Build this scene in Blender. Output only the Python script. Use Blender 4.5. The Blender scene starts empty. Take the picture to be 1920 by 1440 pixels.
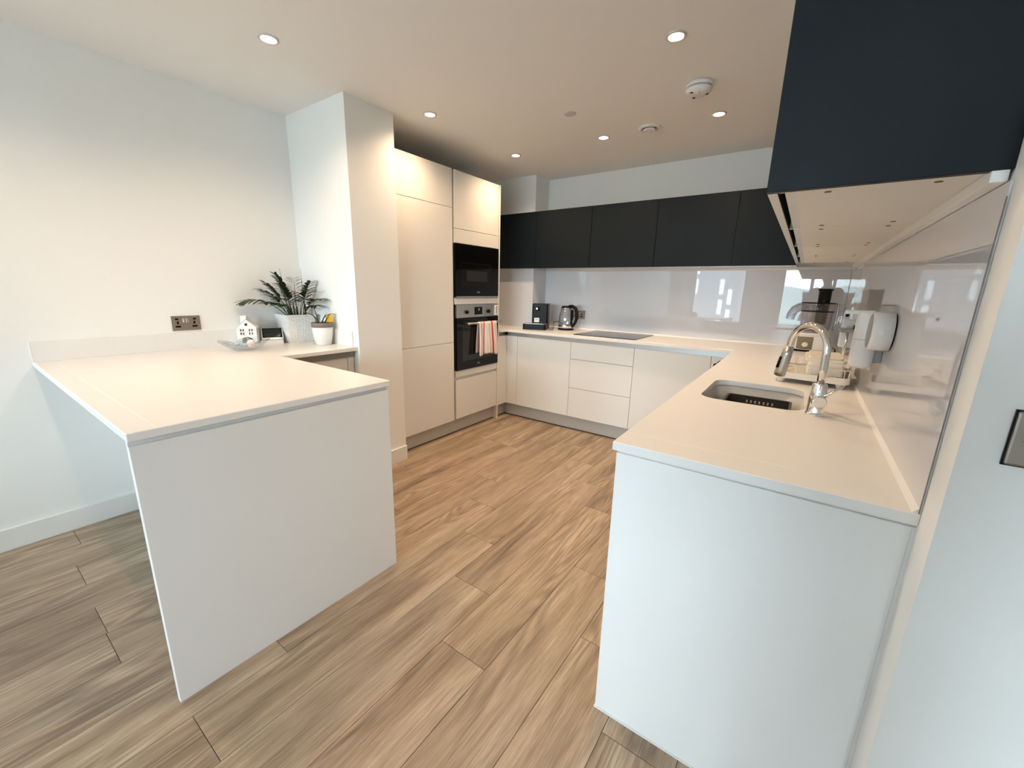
import bpy, bmesh, math, random
from mathutils import Vector, Matrix, Euler
random.seed(7)
C = bpy.context.scene.collection
S = bpy.context.scene
PI = math.pi

# ------------------------------------------------------------------ camera
cam = bpy.data.cameras.new('camera'); camo = bpy.data.objects.new('camera', cam); C.objects.link(camo)
cam.sensor_width = 36.0; cam.lens = 763.54 / 1920 * 36; cam.clip_start = 0.02; cam.clip_end = 3000
_rt = Vector((0.81450734, 0.57974097, 0.02186783)); _up = Vector((-0.14999793, 0.17402869, 0.97324952)); _fw = Vector((-0.56042699, 0.79599901, -0.22870759))
camo.matrix_world = Matrix(((_rt.x, _up.x, -_fw.x, 3.0292), (_rt.y, _up.y, -_fw.y, -0.2427), (_rt.z, _up.z, -_fw.z, 1.3109), (0, 0, 0, 1)))
S.camera = camo

# ------------------------------------------------------------------ world, daylight, exposure
world = bpy.data.worlds.new('sky'); S.world = world; world.use_nodes = True
_bg = world.node_tree.nodes['Background']
_bg.inputs['Color'].default_value = (0.80, 0.93, 1.0, 1); _bg.inputs['Strength'].default_value = 32.0
DOWNLIGHT_W = 37.0
DOWN_COL = (1.0, 0.71, 0.45)
S.view_settings.view_transform = 'Standard'; S.view_settings.look = 'None'
S.view_settings.exposure = 0.08; S.view_settings.gamma = 1.0; S.view_settings.use_curve_mapping = False

YW = -4.2                                   # inner face of the window wall
WINS = [(0.50, 1.74, 0.55, 2.22), (2.47, 4.12, 0.55, 2.22)]
for x0, x1, z0, z1 in WINS:                 # sampling portals in the window openings (give no light of their own)
    l = bpy.data.lights.new('window_portal_offscreen', 'AREA'); l.shape = 'RECTANGLE'; l.size = x1 - x0; l.size_y = z1 - z0
    l.cycles.is_portal = True
    o = bpy.data.objects.new('window_portal_offscreen', l); C.objects.link(o)
    o.location = ((x0 + x1) / 2, YW - 0.06, (z0 + z1) / 2); o.rotation_euler = (PI / 2, 0, 0)   # faces into the room

# ------------------------------------------------------------------ materials
def rgb(*c): return tuple(c) + (1.0,) if len(c) == 3 else c
def srgb(r, g, b):
    f = lambda c: c / 12.92 if c <= 0.04045 else ((c + 0.055) / 1.055) ** 2.4
    return (f(r / 255), f(g / 255), f(b / 255))
MATS = {}
def mat(name, col, rough=0.5, metal=0.0, spec=0.5, coat=0.0, bump=0.0, bscale=200.0, vary=0.0, vscale=4.0, emit=None, estr=0.0, sss=0.0):
    m = bpy.data.materials.new(name); m.use_nodes = True; nt = m.node_tree; b = nt.nodes['Principled BSDF']
    b.inputs['Base Color'].default_value = rgb(*col); b.inputs['Roughness'].default_value = rough
    b.inputs['Metallic'].default_value = metal; b.inputs['Specular IOR Level'].default_value = spec
    b.inputs['Coat Weight'].default_value = coat; b.inputs['Coat Roughness'].default_value = 0.03
    tc = nt.nodes.new('ShaderNodeTexCoord')
    if vary > 0:
        n = nt.nodes.new('ShaderNodeTexNoise'); n.inputs['Scale'].default_value = vscale; n.inputs['Detail'].default_value = 4
        nt.links.new(tc.outputs['Object'], n.inputs['Vector'])
        r = nt.nodes.new('ShaderNodeMix'); r.data_type = 'RGBA'
        r.inputs[6].default_value = rgb(*[c * (1 - vary) for c in col]); r.inputs[7].default_value = rgb(*[min(1, c * (1 + vary)) for c in col])
        nt.links.new(n.outputs['Fac'], r.inputs[0]); nt.links.new(r.outputs[2], b.inputs['Base Color'])
    if bump > 0:
        n = nt.nodes.new('ShaderNodeTexNoise'); n.inputs['Scale'].default_value = bscale; n.inputs['Detail'].default_value = 3
        nt.links.new(tc.outputs['Object'], n.inputs['Vector'])
        bp = nt.nodes.new('ShaderNodeBump'); bp.inputs['Strength'].default_value = bump; bp.inputs['Distance'].default_value = 0.002
        nt.links.new(n.outputs['Fac'], bp.inputs['Height']); nt.links.new(bp.outputs['Normal'], b.inputs['Normal'])
    if emit:
        b.inputs['Emission Color'].default_value = rgb(*emit); b.inputs['Emission Strength'].default_value = estr
    MATS[name] = m; return m
def clear(name, tint=(0.95, 0.97, 0.98), refl=0.06, rough=0.02):
    m = bpy.data.materials.new(name); m.use_nodes = True; nt = m.node_tree; nt.nodes.clear()
    out = nt.nodes.new('ShaderNodeOutputMaterial'); mx = nt.nodes.new('ShaderNodeMixShader')
    t = nt.nodes.new('ShaderNodeBsdfTransparent'); t.inputs['Color'].default_value = rgb(*tint)
    g = nt.nodes.new('ShaderNodeBsdfGlossy'); g.inputs['Roughness'].default_value = rough
    lw = nt.nodes.new('ShaderNodeLayerWeight'); lw.inputs['Blend'].default_value = 0.35
    mr = nt.nodes.new('ShaderNodeMapRange'); mr.inputs['To Min'].default_value = refl; mr.inputs['To Max'].default_value = 0.75
    nt.links.new(lw.outputs['Facing'], mr.inputs['Value']); nt.links.new(mr.outputs['Result'], mx.inputs['Fac'])
    nt.links.new(t.outputs[0], mx.inputs[1]); nt.links.new(g.outputs[0], mx.inputs[2]); nt.links.new(mx.outputs[0], out.inputs[0])
    MATS[name] = m; return m

mat('wall', (0.85, 0.855, 0.84), 0.75, spec=0.25, bump=0.08, bscale=350)
mat('ceiling', (0.86, 0.85, 0.83), 0.85, spec=0.2, bump=0.05, bscale=300)
mat('skirting', (0.80, 0.80, 0.78), 0.35)
mat('cabinet', (0.76, 0.745, 0.71), 0.38, spec=0.4, vary=0.02, vscale=1.5)
mat('carcass', (0.76, 0.745, 0.71), 0.5, vary=0.02)
mat('panel_white', (0.79, 0.79, 0.78), 0.4, spec=0.4)
mat('navy', (0.0056, 0.0099, 0.0136), 0.5, spec=0.2, bump=0.05, bscale=500)
mat('worktop', (0.80, 0.79, 0.77), 0.28, spec=0.45, vary=0.015, vscale=30)
mat('seam', (0.86, 0.85, 0.83), 0.3)
mat('splash', (0.66, 0.665, 0.70), 0.012, spec=0.75)
mat('glass_edge', (0.20, 0.19, 0.17), 0.2)
mat('sealant', (0.82, 0.81, 0.78), 0.4)
mat('alu', (0.55, 0.56, 0.56), 0.35, metal=0.85, vary=0.03)
mat('plinth', (0.50, 0.50, 0.48), 0.38, metal=0.25, vary=0.05, vscale=3)
mat('dark_strip', (0.05, 0.04, 0.035), 0.6)
mat('channel', (0.26, 0.25, 0.23), 0.4, metal=0.6)
mat('chrome', (0.78, 0.77, 0.75), 0.06, metal=1.0)
mat('bezel', (0.62, 0.60, 0.57), 0.35)
mat('cover', (0.60, 0.58, 0.55), 0.6)
mat('steel', (0.48, 0.47, 0.45), 0.3, metal=1.0, bump=0.03, bscale=300)
mat('socket_metal', (0.34, 0.30, 0.26), 0.38, metal=0.85, vary=0.06, vscale=40)
mat('black_plastic', (0.006, 0.0055, 0.006), 0.35, spec=0.14)
mat('black_glass', (0.003, 0.003, 0.0035), 0.05, spec=0.22)
mat('black_matte', (0.012, 0.012, 0.012), 0.6)
mat('oven_window', (0.018, 0.017, 0.015), 0.06, spec=0.3)
mat('hob_glass', (0.008, 0.008, 0.009), 0.12, spec=0.4)
mat('hob_mark', (0.10, 0.10, 0.10), 0.3)
mat('white_plastic', (0.80, 0.80, 0.79), 0.3)
mat('cream_plastic', (0.80, 0.76, 0.68), 0.35)
mat('grey_plastic', (0.30, 0.29, 0.29), 0.4)
mat('sink', (0.62, 0.61, 0.59), 0.3, vary=0.12, vscale=14)
mat('basket', (0.045, 0.040, 0.034), 0.45)
mat('white_gloss', (0.82, 0.82, 0.82), 0.18)
mat('brass_panel', (0.20, 0.14, 0.075), 0.35, metal=0.6)
mat('logo', (0.30, 0.30, 0.30), 0.4)
mat('soil', (0.02, 0.015, 0.012), 0.9, bump=0.6, bscale=120)
mat('leaf', (0.018, 0.045, 0.014), 0.45, vary=0.35, vscale=12)
mat('leaf_back', (0.07, 0.10, 0.03), 0.5, vary=0.4, vscale=25)
mat('yellow', (0.75, 0.46, 0.02), 0.5, vary=0.1)
mat('taupe', (0.19, 0.15, 0.145), 0.6)
mat('ceramic', (0.80, 0.79, 0.75), 0.35)
mat('screen', (0.035, 0.045, 0.040), 0.12, spec=0.6)
mat('paper', (0.82, 0.82, 0.80), 0.6)
mat('blue_film', (0.42, 0.54, 0.62), 0.3)
mat('pink_film', (0.78, 0.56, 0.56), 0.4)
mat('wood_dark', (0.13, 0.08, 0.05), 0.5, vary=0.2)
mat('fabric_grey', (0.32, 0.31, 0.30), 0.85, bump=0.2, bscale=400)
mat('fabric_white', (0.75, 0.74, 0.71), 0.85, bump=0.2, bscale=300)
mat('lamp_disc', (1, 1, 1), 0.5, emit=(1.0, 0.86, 0.66), estr=28.0)
mat('tower', (0.10, 0.115, 0.13), 0.8, vary=0.15, vscale=0.2)
mat('tower_panel', (0.45, 0.47, 0.50), 0.6)
mat('hill', (0.16, 0.20, 0.20), 0.95, vary=0.3, vscale=0.02)
mat('city', (0.42, 0.43, 0.43), 0.95, vary=0.5, vscale=0.05)
mat('window_frame', (0.45, 0.46, 0.47), 0.4)
mat('subfloor', (0.055, 0.035, 0.022), 0.9)
clear('clear_glass'); clear('window_glass', (0.97, 0.99, 1.0), 0.03)
clear('smoke_plastic', (0.78, 0.78, 0.82), 0.08, 0.05)
clear('kettle_glass', (0.90, 0.91, 0.91), 0.10)

def wood_material():
    m = bpy.data.materials.new('oak_plank'); m.use_nodes = True; nt = m.node_tree; N = nt.nodes; L = nt.links; b = N['Principled BSDF']
    tc = N.new('ShaderNodeTexCoord'); oi = N.new('ShaderNodeObjectInfo')
    sc = N.new('ShaderNodeVectorMath'); sc.operation = 'SCALE'; sc.inputs['Scale'].default_value = 37.0
    cmb = N.new('ShaderNodeCombineXYZ'); L.new(oi.outputs['Random'], cmb.inputs['X']); L.new(oi.outputs['Random'], cmb.inputs['Y']); L.new(oi.outputs['Random'], cmb.inputs['Z'])
    L.new(cmb.outputs[0], sc.inputs[0])
    add = N.new('ShaderNodeVectorMath'); add.operation = 'ADD'; L.new(tc.outputs['Object'], add.inputs[0]); L.new(sc.outputs[0], add.inputs[1])
    def mapped(sx, sy):
        mp = N.new('ShaderNodeMapping'); mp.inputs['Scale'].default_value = (sx, sy, 1); L.new(add.outputs[0], mp.inputs['Vector']); return mp
    # long streaky tone
    n1 = N.new('ShaderNodeTexNoise'); n1.inputs['Scale'].default_value = 1.0; n1.inputs['Detail'].default_value = 6; n1.inputs['Roughness'].default_value = 0.62; n1.inputs['Distortion'].default_value = 0.12
    L.new(mapped(11, 0.9).outputs[0], n1.inputs['Vector'])
    # fine grain
    n2 = N.new('ShaderNodeTexNoise'); n2.inputs['Scale'].default_value = 1.0; n2.inputs['Detail'].default_value = 4; n2.inputs['Roughness'].default_value = 0.7
    L.new(mapped(230, 7).outputs[0], n2.inputs['Vector'])
    # cathedral rings
    n3 = N.new('ShaderNodeTexNoise'); n3.inputs['Scale'].default_value = 1.0; n3.inputs['Detail'].default_value = 2; n3.inputs['Distortion'].default_value = 0.3
    L.new(mapped(6, 0.7).outputs[0], n3.inputs['Vector'])
    mul = N.new('ShaderNodeMath'); mul.operation = 'MULTIPLY'; mul.inputs[1].default_value = 95; L.new(n3.outputs['Fac'], mul.inputs[0])
    sn = N.new('ShaderNodeMath'); sn.operation = 'SINE'; L.new(mul.outputs[0], sn.inputs[0])
    ramp = N.new('ShaderNodeValToRGB'); L.new(n1.outputs['Fac'], ramp.inputs[0])
    e = ramp.color_ramp.elements
    e[0].position = 0.30; e[0].color = rgb(0.225, 0.160, 0.110); e[1].position = 0.70; e[1].color = rgb(0.520, 0.410, 0.302)
    e2 = ramp.color_ramp.elements.new(0.48); e2.color = rgb(0.375, 0.278, 0.194)
    # grain darkening
    mr = N.new('ShaderNodeMapRange'); mr.inputs['From Min'].default_value = 0.35; mr.inputs['From Max'].default_value = 0.65; mr.inputs['To Min'].default_value = 0.70; mr.inputs['To Max'].default_value = 1.14; L.new(n2.outputs['Fac'], mr.inputs['Value'])
    n4 = N.new('ShaderNodeTexNoise'); n4.inputs['Scale'].default_value = 1.0; n4.inputs['Detail'].default_value = 1; L.new(mapped(5, 1.6).outputs[0], n4.inputs['Vector'])
    mk = N.new('ShaderNodeMapRange'); mk.inputs['From Min'].default_value = 0.46; mk.inputs['From Max'].default_value = 0.60; L.new(n4.outputs['Fac'], mk.inputs['Value'])
    cr2 = N.new('ShaderNodeMapRange'); cr2.inputs['From Min'].default_value = -1; cr2.inputs['From Max'].default_value = 1; cr2.inputs['To Min'].default_value = -0.26; cr2.inputs['To Max'].default_value = 0.12; L.new(sn.outputs[0], cr2.inputs['Value'])
    mm = N.new('ShaderNodeMath'); mm.operation = 'MULTIPLY'; L.new(cr2.outputs[0], mm.inputs[0]); L.new(mk.outputs[0], mm.inputs[1])
    mr2 = N.new('ShaderNodeMath'); mr2.operation = 'ADD'; mr2.inputs[1].default_value = 1.0; L.new(mm.outputs[0], mr2.inputs[0])
    mr3 = N.new('ShaderNodeMapRange'); mr3.inputs['To Min'].default_value = 0.93; mr3.inputs['To Max'].default_value = 1.07; L.new(oi.outputs['Random'], mr3.inputs['Value'])
    m1 = N.new('ShaderNodeMath'); m1.operation = 'MULTIPLY'; L.new(mr.outputs[0], m1.inputs[0]); L.new(mr2.outputs[0], m1.inputs[1])
    m2 = N.new('ShaderNodeMath'); m2.operation = 'MULTIPLY'; L.new(m1.outputs[0], m2.inputs[0]); L.new(mr3.outputs[0], m2.inputs[1])
    vs = N.new('ShaderNodeVectorMath'); vs.operation = 'SCALE'; L.new(ramp.outputs[0], vs.inputs[0]); L.new(m2.outputs[0], vs.inputs['Scale'])
    L.new(vs.outputs[0], b.inputs['Base Color'])
    b.inputs['Roughness'].default_value = 0.42; b.inputs['Specular IOR Level'].default_value = 0.35
    bp = N.new('ShaderNodeBump'); bp.inputs['Strength'].default_value = 0.12; bp.inputs['Distance'].default_value = 0.002
    L.new(n2.outputs['Fac'], bp.inputs['Height']); L.new(bp.outputs[0], b.inputs['Normal'])
    MATS['oak'] = m
wood_material()
def weave_material():
    m = bpy.data.materials.new('woven_plastic'); m.use_nodes = True; nt = m.node_tree; N = nt.nodes; L = nt.links; b = N['Principled BSDF']
    b.inputs['Base Color'].default_value = rgb(0.87, 0.86, 0.83); b.inputs['Roughness'].default_value = 0.4
    MATS['woven'] = m
weave_material()
def towel_material():
    m = bpy.data.materials.new('striped_towel'); m.use_nodes = True; nt = m.node_tree; N = nt.nodes; L = nt.links; b = N['Principled BSDF']
    at = N.new('ShaderNodeUVMap'); sp = N.new('ShaderNodeSeparateXYZ'); L.new(at.outputs[0], sp.inputs[0])
    r = N.new('ShaderNodeValToRGB'); r.color_ramp.interpolation = 'CONSTANT'; L.new(sp.outputs['X'], r.inputs[0])
    W = rgb(0.80, 0.74, 0.68); P = rgb(0.74, 0.46, 0.42); R = rgb(0.36, 0.03, 0.03); Pk = rgb(0.80, 0.66, 0.64)
    stops = [(0, Pk), (.10, R), (.125, P), (.15, W), (.22, P), (.245, R), (.28, P), (.30, W), (.66, P), (.68, R), (.74, P), (.78, Pk)]
    cr = r.color_ramp; cr.elements[0].position = 0; cr.elements[0].color = stops[0][1]; cr.elements[1].position = stops[1][0]; cr.elements[1].color = stops[1][1]
    for p, c in stops[2:]:
        e = cr.elements.new(p); e.color = c
    L.new(r.outputs[0], b.inputs['Base Color']); b.inputs['Roughness'].default_value = 0.9
    n = N.new('ShaderNodeTexNoise'); n.inputs['Scale'].default_value = 500; bp = N.new('ShaderNodeBump'); bp.inputs['Strength'].default_value = 0.3; bp.inputs['Distance'].default_value = 0.002
    L.new(n.outputs['Fac'], bp.inputs['Height']); L.new(bp.outputs[0], b.inputs['Normal'])
    MATS['towel'] = m
towel_material()

# ------------------------------------------------------------------ mesh helpers
def box(bm, x0, x1, y0, y1, z0, z1, bev=0.0, seg=1):
    x0, x1 = min(x0, x1), max(x0, x1); y0, y1 = min(y0, y1), max(y0, y1); z0, z1 = min(z0, z1), max(z0, z1)
    v = [bm.verts.new(p) for p in ((x0, y0, z0), (x1, y0, z0), (x1, y1, z0), (x0, y1, z0), (x0, y0, z1), (x1, y0, z1), (x1, y1, z1), (x0, y1, z1))]
    f = [bm.faces.new([v[i] for i in q]) for q in ((0, 3, 2, 1), (4, 5, 6, 7), (0, 1, 5, 4), (1, 2, 6, 5), (2, 3, 7, 6), (3, 0, 4, 7))]
    if bev > 0:
        es = list({e for q in f for e in q.edges})
        bmesh.ops.bevel(bm, geom=es, offset=bev, offset_type='OFFSET', segments=seg, profile=0.5, affect='EDGES')
    return bm
def nb(*a, **k): return box(bmesh.new(), *a, **k)
def lathe(bm, prof, c=(0, 0, 0), n=32, axis='z', cap=True):
    """prof: list of (radius, height). axis gives the direction of height."""
    rings = []
    for r, h in prof:
        ring = []
        for i in range(n):
            a = 2 * PI * i / n; p = (r * math.cos(a), r * math.sin(a), h)
            if axis == 'x': p = (p[2], p[0], p[1])
            elif axis == 'y': p = (p[0], p[2], p[1])
            ring.append(bm.verts.new((c[0] + p[0], c[1] + p[1], c[2] + p[2])))
        rings.append(ring)
    for a, b in zip(rings, rings[1:]):
        for i in range(n):
            f = bm.faces.new((a[i], a[(i + 1) % n], b[(i + 1) % n], b[i])); f.smooth = True
    if cap:
        bm.faces.new(list(reversed(rings[0]))); bm.faces.new(rings[-1])
    return bm
def tube(bm, pts, r, n=12, caps=True):
    pts = [Vector(p) for p in pts]; rs = r if isinstance(r, (list, tuple)) else [r] * len(pts)
    rings = []; prev = None
    for i, p in enumerate(pts):
        t = (pts[min(i + 1, len(pts) - 1)] - pts[max(i - 1, 0)]).normalized()
        if prev is None:
            u = t.orthogonal().normalized()
        else:
            u = (prev - t * prev.dot(t)).normalized()
        prev = u; w = t.cross(u)
        rings.append([bm.verts.new(p + (u * math.cos(2 * PI * k / n) + w * math.sin(2 * PI * k / n)) * rs[i]) for k in range(n)])
    for a, b in zip(rings, rings[1:]):
        for k in range(n):
            f = bm.faces.new((a[k], a[(k + 1) % n], b[(k + 1) % n], b[k])); f.smooth = True
    if caps: bm.faces.new(list(reversed(rings[0]))); bm.faces.new(rings[-1])
    return bm
def rrect(x0, x1, y0, y1, r, n=6):
    out = []
    for cx, cy, a0 in ((x1 - r, y1 - r, 0), (x0 + r, y1 - r, PI / 2), (x0 + r, y0 + r, PI), (x1 - r, y0 + r, 1.5 * PI)):
        for i in range(n + 1):
            a = a0 + PI / 2 * i / n; out.append((cx + r * math.cos(a), cy + r * math.sin(a)))
    return out
def prism(bm, outline, z0, z1, holes=(), bev=0.0, plane='xy'):
    def P(p, z): return {'xy': (p[0], p[1], z), 'yz': (z, p[0], p[1]), 'xz': (p[0], z, p[1])}[plane]
    if not holes:
        a = [bm.verts.new(P(p, z0)) for p in outline]; b = [bm.verts.new(P(p, z1)) for p in outline]; n = len(a)
        fs = [bm.faces.new(list(reversed(a))), bm.faces.new(b)] + [bm.faces.new((a[i], a[(i + 1) % n], b[(i + 1) % n], b[i])) for i in range(n)]
    else:
        edges = []
        for lp in [outline] + list(holes):
            vs = [bm.verts.new(P(p, z0)) for p in lp]
            edges += [bm.edges.new((vs[i], vs[(i + 1) % len(vs)])) for i in range(len(vs))]
        r = bmesh.ops.triangle_fill(bm, edges=edges, use_beauty=True)
        fs0 = [g for g in r['geom'] if isinstance(g, bmesh.types.BMFace)]
        ex = bmesh.ops.extrude_face_region(bm, geom=fs0)
        d = Vector(P((0, 0), z1)) - Vector(P((0, 0), z0))
        bmesh.ops.translate(bm, vec=d, verts=[g for g in ex['geom'] if isinstance(g, bmesh.types.BMVert)])
    bmesh.ops.recalc_face_normals(bm, faces=bm.faces)
    if bev > 0:
        es = [e for e in bm.edges if len(e.link_faces) == 2 and e.calc_face_angle() > 0.9]
        bmesh.ops.bevel(bm, geom=es, offset=bev, offset_type='OFFSET', segments=1, profile=0.5, affect='EDGES')
    return bm
def mesh_of(name, bm, material, smooth_angle=None):
    bmesh.ops.recalc_face_normals(bm, faces=bm.faces)
    me = bpy.data.meshes.new(name); bm.to_mesh(me); bm.free()
    for mm in (material if isinstance(material, (list, tuple)) else [material]): me.materials.append(MATS[mm])
    return me
def tag(o, label=None, cat=None, group=None, kind=None):
    if label: o['label'] = label
    if cat: o['category'] = cat
    if group: o['group'] = group
    if kind: o['kind'] = kind
    return o
def single(name, bm, material, label=None, cat=None, group=None, kind=None, loc=None):
    """A top-level thing that is one mesh; geometry given in world coordinates."""
    co = [v.co for v in bm.verts]
    if loc is None:
        loc = Vector(((min(c.x for c in co) + max(c.x for c in co)) / 2, (min(c.y for c in co) + max(c.y for c in co)) / 2, min(c.z for c in co)))
    loc = Vector(loc); bmesh.ops.translate(bm, vec=-loc, verts=bm.verts)
    o = bpy.data.objects.new(name, mesh_of(name, bm, material)); C.objects.link(o); o.location = loc
    return tag(o, label, cat, group, kind)
def thing(name, label, cat, loc=(0, 0, 0), rot=0.0, group=None):
    o = bpy.data.objects.new(name, None); C.objects.link(o); o.location = loc; o.rotation_euler = (0, 0, rot); o.empty_display_size = 0.05
    return tag(o, label, cat, group)
def origin(o):
    v = Vector((0, 0, 0))
    while o is not None: v += o.location; o = o.parent
    return v
def part(name, bm, material, parent, world=True, label=None, kind=None):
    """A part of a thing. world=True: geometry in world coordinates (unrotated parents)."""
    if world: bmesh.ops.translate(bm, vec=-origin(parent), verts=bm.verts)
    o = bpy.data.objects.new(name, mesh_of(name, bm, material)); C.objects.link(o); o.parent = parent
    return tag(o, label, None, None, kind)
def struct(name, bm, material, label=None): return single(name, bm, material, label=label, kind='structure')
def copy_tree(o, parent=None):
    c = o.copy(); C.objects.link(c); c.parent = parent
    for ch in list(o.children): copy_tree(ch, c)
    return c
def text_part(name, s, size, material, parent, loc, rot):
    cu = bpy.data.curves.new(name, 'FONT'); cu.body = s; cu.size = size; cu.extrude = 0.0004; cu.align_x = 'CENTER'; cu.align_y = 'CENTER'
    t = bpy.data.objects.new(name + '_tmp', cu); C.objects.link(t); bpy.context.view_layer.update()
    me = bpy.data.meshes.new_from_object(t.evaluated_get(bpy.context.evaluated_depsgraph_get()))
    bpy.data.objects.remove(t); me.materials.clear(); me.materials.append(MATS[material])
    o = bpy.data.objects.new(name, me); C.objects.link(o); o.parent = parent; o.location = Vector(loc) - origin(parent); o.rotation_euler = rot
    return o

# ------------------------------------------------------------------ measured layout
H = 2.397; XR = 3.2656; YB = 3.6708; YC = 0.6886; XE = 5.2      # ceiling, right wall, back wall, wall corner, far right wall
XP, WP = 1.6035, 0.8615                                          # peninsula
XQ, YQ0, YQ1 = 0.6627, 1.3575, 1.7115                            # pillar
XT, YT2, ZT, ZP = 0.5901, 2.9514, 2.2211, 0.137                  # tall units
XBX, YBX = 0.6877, 3.42                                          # boxing in the far left corner
XD, YD, ZD = 0.5918, 3.1089, 0.8445                              # base door planes
WT, WU = 0.910, 0.8852                                           # worktop top and underside
XRW, YN, YC0 = 2.6529, 0.7761, 3.0682                            # right counter edge, end, back counter edge
XCB, YCB, ZB, ZCT = 2.9274, 3.3334, 1.5125, 2.0419               # wall cabinets
PL = 0.047
GT = 0.004                                                        # glass thickness

# ------------------------------------------------------------------ structure
fl = struct('floor', nb(0, XE, YW, YB, -0.05, -0.011), 'subfloor')
PWID, PLEN, GAP = 0.2085, 1.2450, 0.0016
phase = {0.004: -0.006, 0.838: -0.065, 1.2555: 1.83, 1.464: 0.296, 1.6725: 0.009, 1.881: 0.96, 2.0895: 0.667, 2.298: 1.36, 2.5065: 1.0}
plank_mesh = {}
def plank(x0, x1, y0, y1):
    w, l = round(x1 - x0 - GAP, 4), round(y1 - y0 - GAP, 4)
    if w < 0.01 or l < 0.02: return
    if (w, l) not in plank_mesh:
        plank_mesh[(w, l)] = mesh_of('plank', nb(-w / 2, w / 2, -l / 2, l / 2, -0.011, 0.0, bev=0.0007), 'oak')
    o = bpy.data.objects.new('plank', plank_mesh[(w, l)]); C.objects.link(o); o.parent = fl
    o.location = Vector(((x0 + x1) / 2, (y0 + y1) / 2, 0)) - fl.location
xk = 2.715 - PWID * 13
k = 0
while xk < XE:
    key = min(phase, key=lambda q: abs(q - xk))
    ph = phase[key] if abs(key - xk) < 0.02 else (0.37 + 0.41 * k) % PLEN
    xa, xb = max(0, xk), min(XE, xk + PWID)
    y = ph - PLEN * math.ceil((ph - YW) / PLEN)
    while y < YB:
        plank(xa, xb, max(y, YW), min(y + PLEN, YB)); y += PLEN
    xk += PWID; k += 1
struct('ceiling', prism(bmesh.new(), [(-0.15, YW - 0.25), (XE + 0.15, YW - 0.25), (XE + 0.15, YB + 0.15), (-0.15, YB + 0.15)], H, H + 0.12,
       holes=[[(1.977 + 0.0495 * math.cos(2 * PI * i / 32), 2.811 + 0.0495 * math.sin(2 * PI * i / 32)) for i in range(32)]]), 'ceiling')   # opening of the extract duct
struct('wall_left', nb(-0.15, 0, YW, YB + 0.15, -0.05, H), 'wall')
struct('wall_back', nb(0, XE, YB, YB + 0.15, -0.05, H), 'wall')
struct('wall_right', nb(XR, XR + 0.14, YC, YB, -0.05, H), 'wall')
struct('wall_right_return', nb(XR + 0.14, XE, YC, YC + 0.14, -0.05, H), 'wall')
struct('wall_far_right', nb(XE, XE + 0.15, YW, YC + 0.14, -0.05, H), 'wall')
struct('wall_pillar', nb(0, XQ, YQ0, YQ1, 0, H), 'wall')
struct('wall_corner_boxing', nb(0, XBX, YBX, YB, 0, H), 'wall')
bm = bmesh.new()
xs = [0, WINS[0][0], WINS[0][1], WINS[1][0], WINS[1][1], XE]
for a, b in ((0, 1), (2, 3), (4, 5)): box(bm, xs[a], xs[b], YW - 0.25, YW, -0.05, H)
for x0, x1, z0, z1 in WINS:
    box(bm, x0, x1, YW - 0.25, YW, -0.05, z0); box(bm, x0, x1, YW - 0.25, YW, z1, H)
struct('wall_front', bm, 'wall')
SK = 0.1128
struct('baseboard_left', nb(0, 0.015, YW, YQ0, 0, SK, bev=0.002), 'skirting')
bm = nb(XQ, XQ + 0.015, YQ0 - 0.0, YQ1, 0, SK, bev=0.002)
struct('baseboard_pillar', bm, 'skirting')
struct('baseboard_front', nb(0.015, XE, YW, YW + 0.015, 0, SK, bev=0.002), 'skirting')
struct('baseboard_right', nb(XR, XE, YC - 0.015, YC, 0, SK, bev=0.002), 'skirting')
struct('baseboard_far_right', nb(XE - 0.015, XE, YW + 0.015, YC - 0.015, 0, SK, bev=0.002), 'skirting')
for i, (x0, x1, z0, z1) in enumerate(WINS):
    wo = bpy.data.objects.new('window_%d' % (i + 1), None); C.objects.link(wo); wo.location = ((x0 + x1) / 2, YW - 0.12, z0); wo['kind'] = 'structure'
    fr = bmesh.new(); F = 0.055; ya, yb = YW - 0.16, YW - 0.09
    for a in (box(fr, x0, x0 + F, ya, yb, z0, z1), box(fr, x1 - F, x1, ya, yb, z0, z1), box(fr, x0 + F, x1 - F, ya, yb, z0, z0 + F), box(fr, x0 + F, x1 - F, ya, yb, z1 - F, z1)): pass
    part('window_frame', fr, 'window_frame', wo)
    mull = [] if i == 0 else [3.06, 3.78]
    edges = [x0 + F] + mull + [x1 - F]
    for m in mull: part('mullion', nb(m - 0.035, m + 0.035, ya, yb, z0 + F, z1 - F), 'window_frame', wo)
    for a, b in zip(edges, edges[1:]):
        part('pane', nb(a - 0.01, b + 0.01, YW - 0.128, YW - 0.122, z0 + F - 0.01, z1 - F + 0.01), 'window_glass', wo)
    part('window_sill', nb(x0 - 0.04, x1 + 0.04, YW - 0.09, YW + 0.03, z0 - 0.025, z0, bev=0.003), 'skirting', wo)

# ------------------------------------------------------------------ peninsula on the left
t = thing('peninsula_worktop', 'white solid surface peninsula worktop with low upstand holding the potted plants', 'worktop', (0.8, 0.43, WU))
XI = 0.648
part('slab', prism(bmesh.new(), [(0.0, 0), (XP, 0), (XP, WP), (XI, WP), (XI, YQ0), (0.0, YQ0)], WU, WT, bev=0.0018), 'worktop', t)
part('joint_seam', nb(0.03, XP - 0.006, 0.066, 0.070, WT - 0.001, WT + 0.0003), 'seam', t)
part('upstand', prism(bmesh.new(), [(0, 0.0), (0.012, 0.0), (0.012, YQ0), (0, YQ0)], WT, WT + 0.0996, bev=0.001), 'worktop', t)
part('upstand', nb(0.012, 0.603, YQ0 - 0.012, YQ0, WT, WT + 0.0996, bev=0.001), 'worktop', t)
t = thing('peninsula_cabinet', 'white peninsula end panel standing on the oak floor under the left worktop', 'cabinet', (1.58, 0.43, 0))
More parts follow.
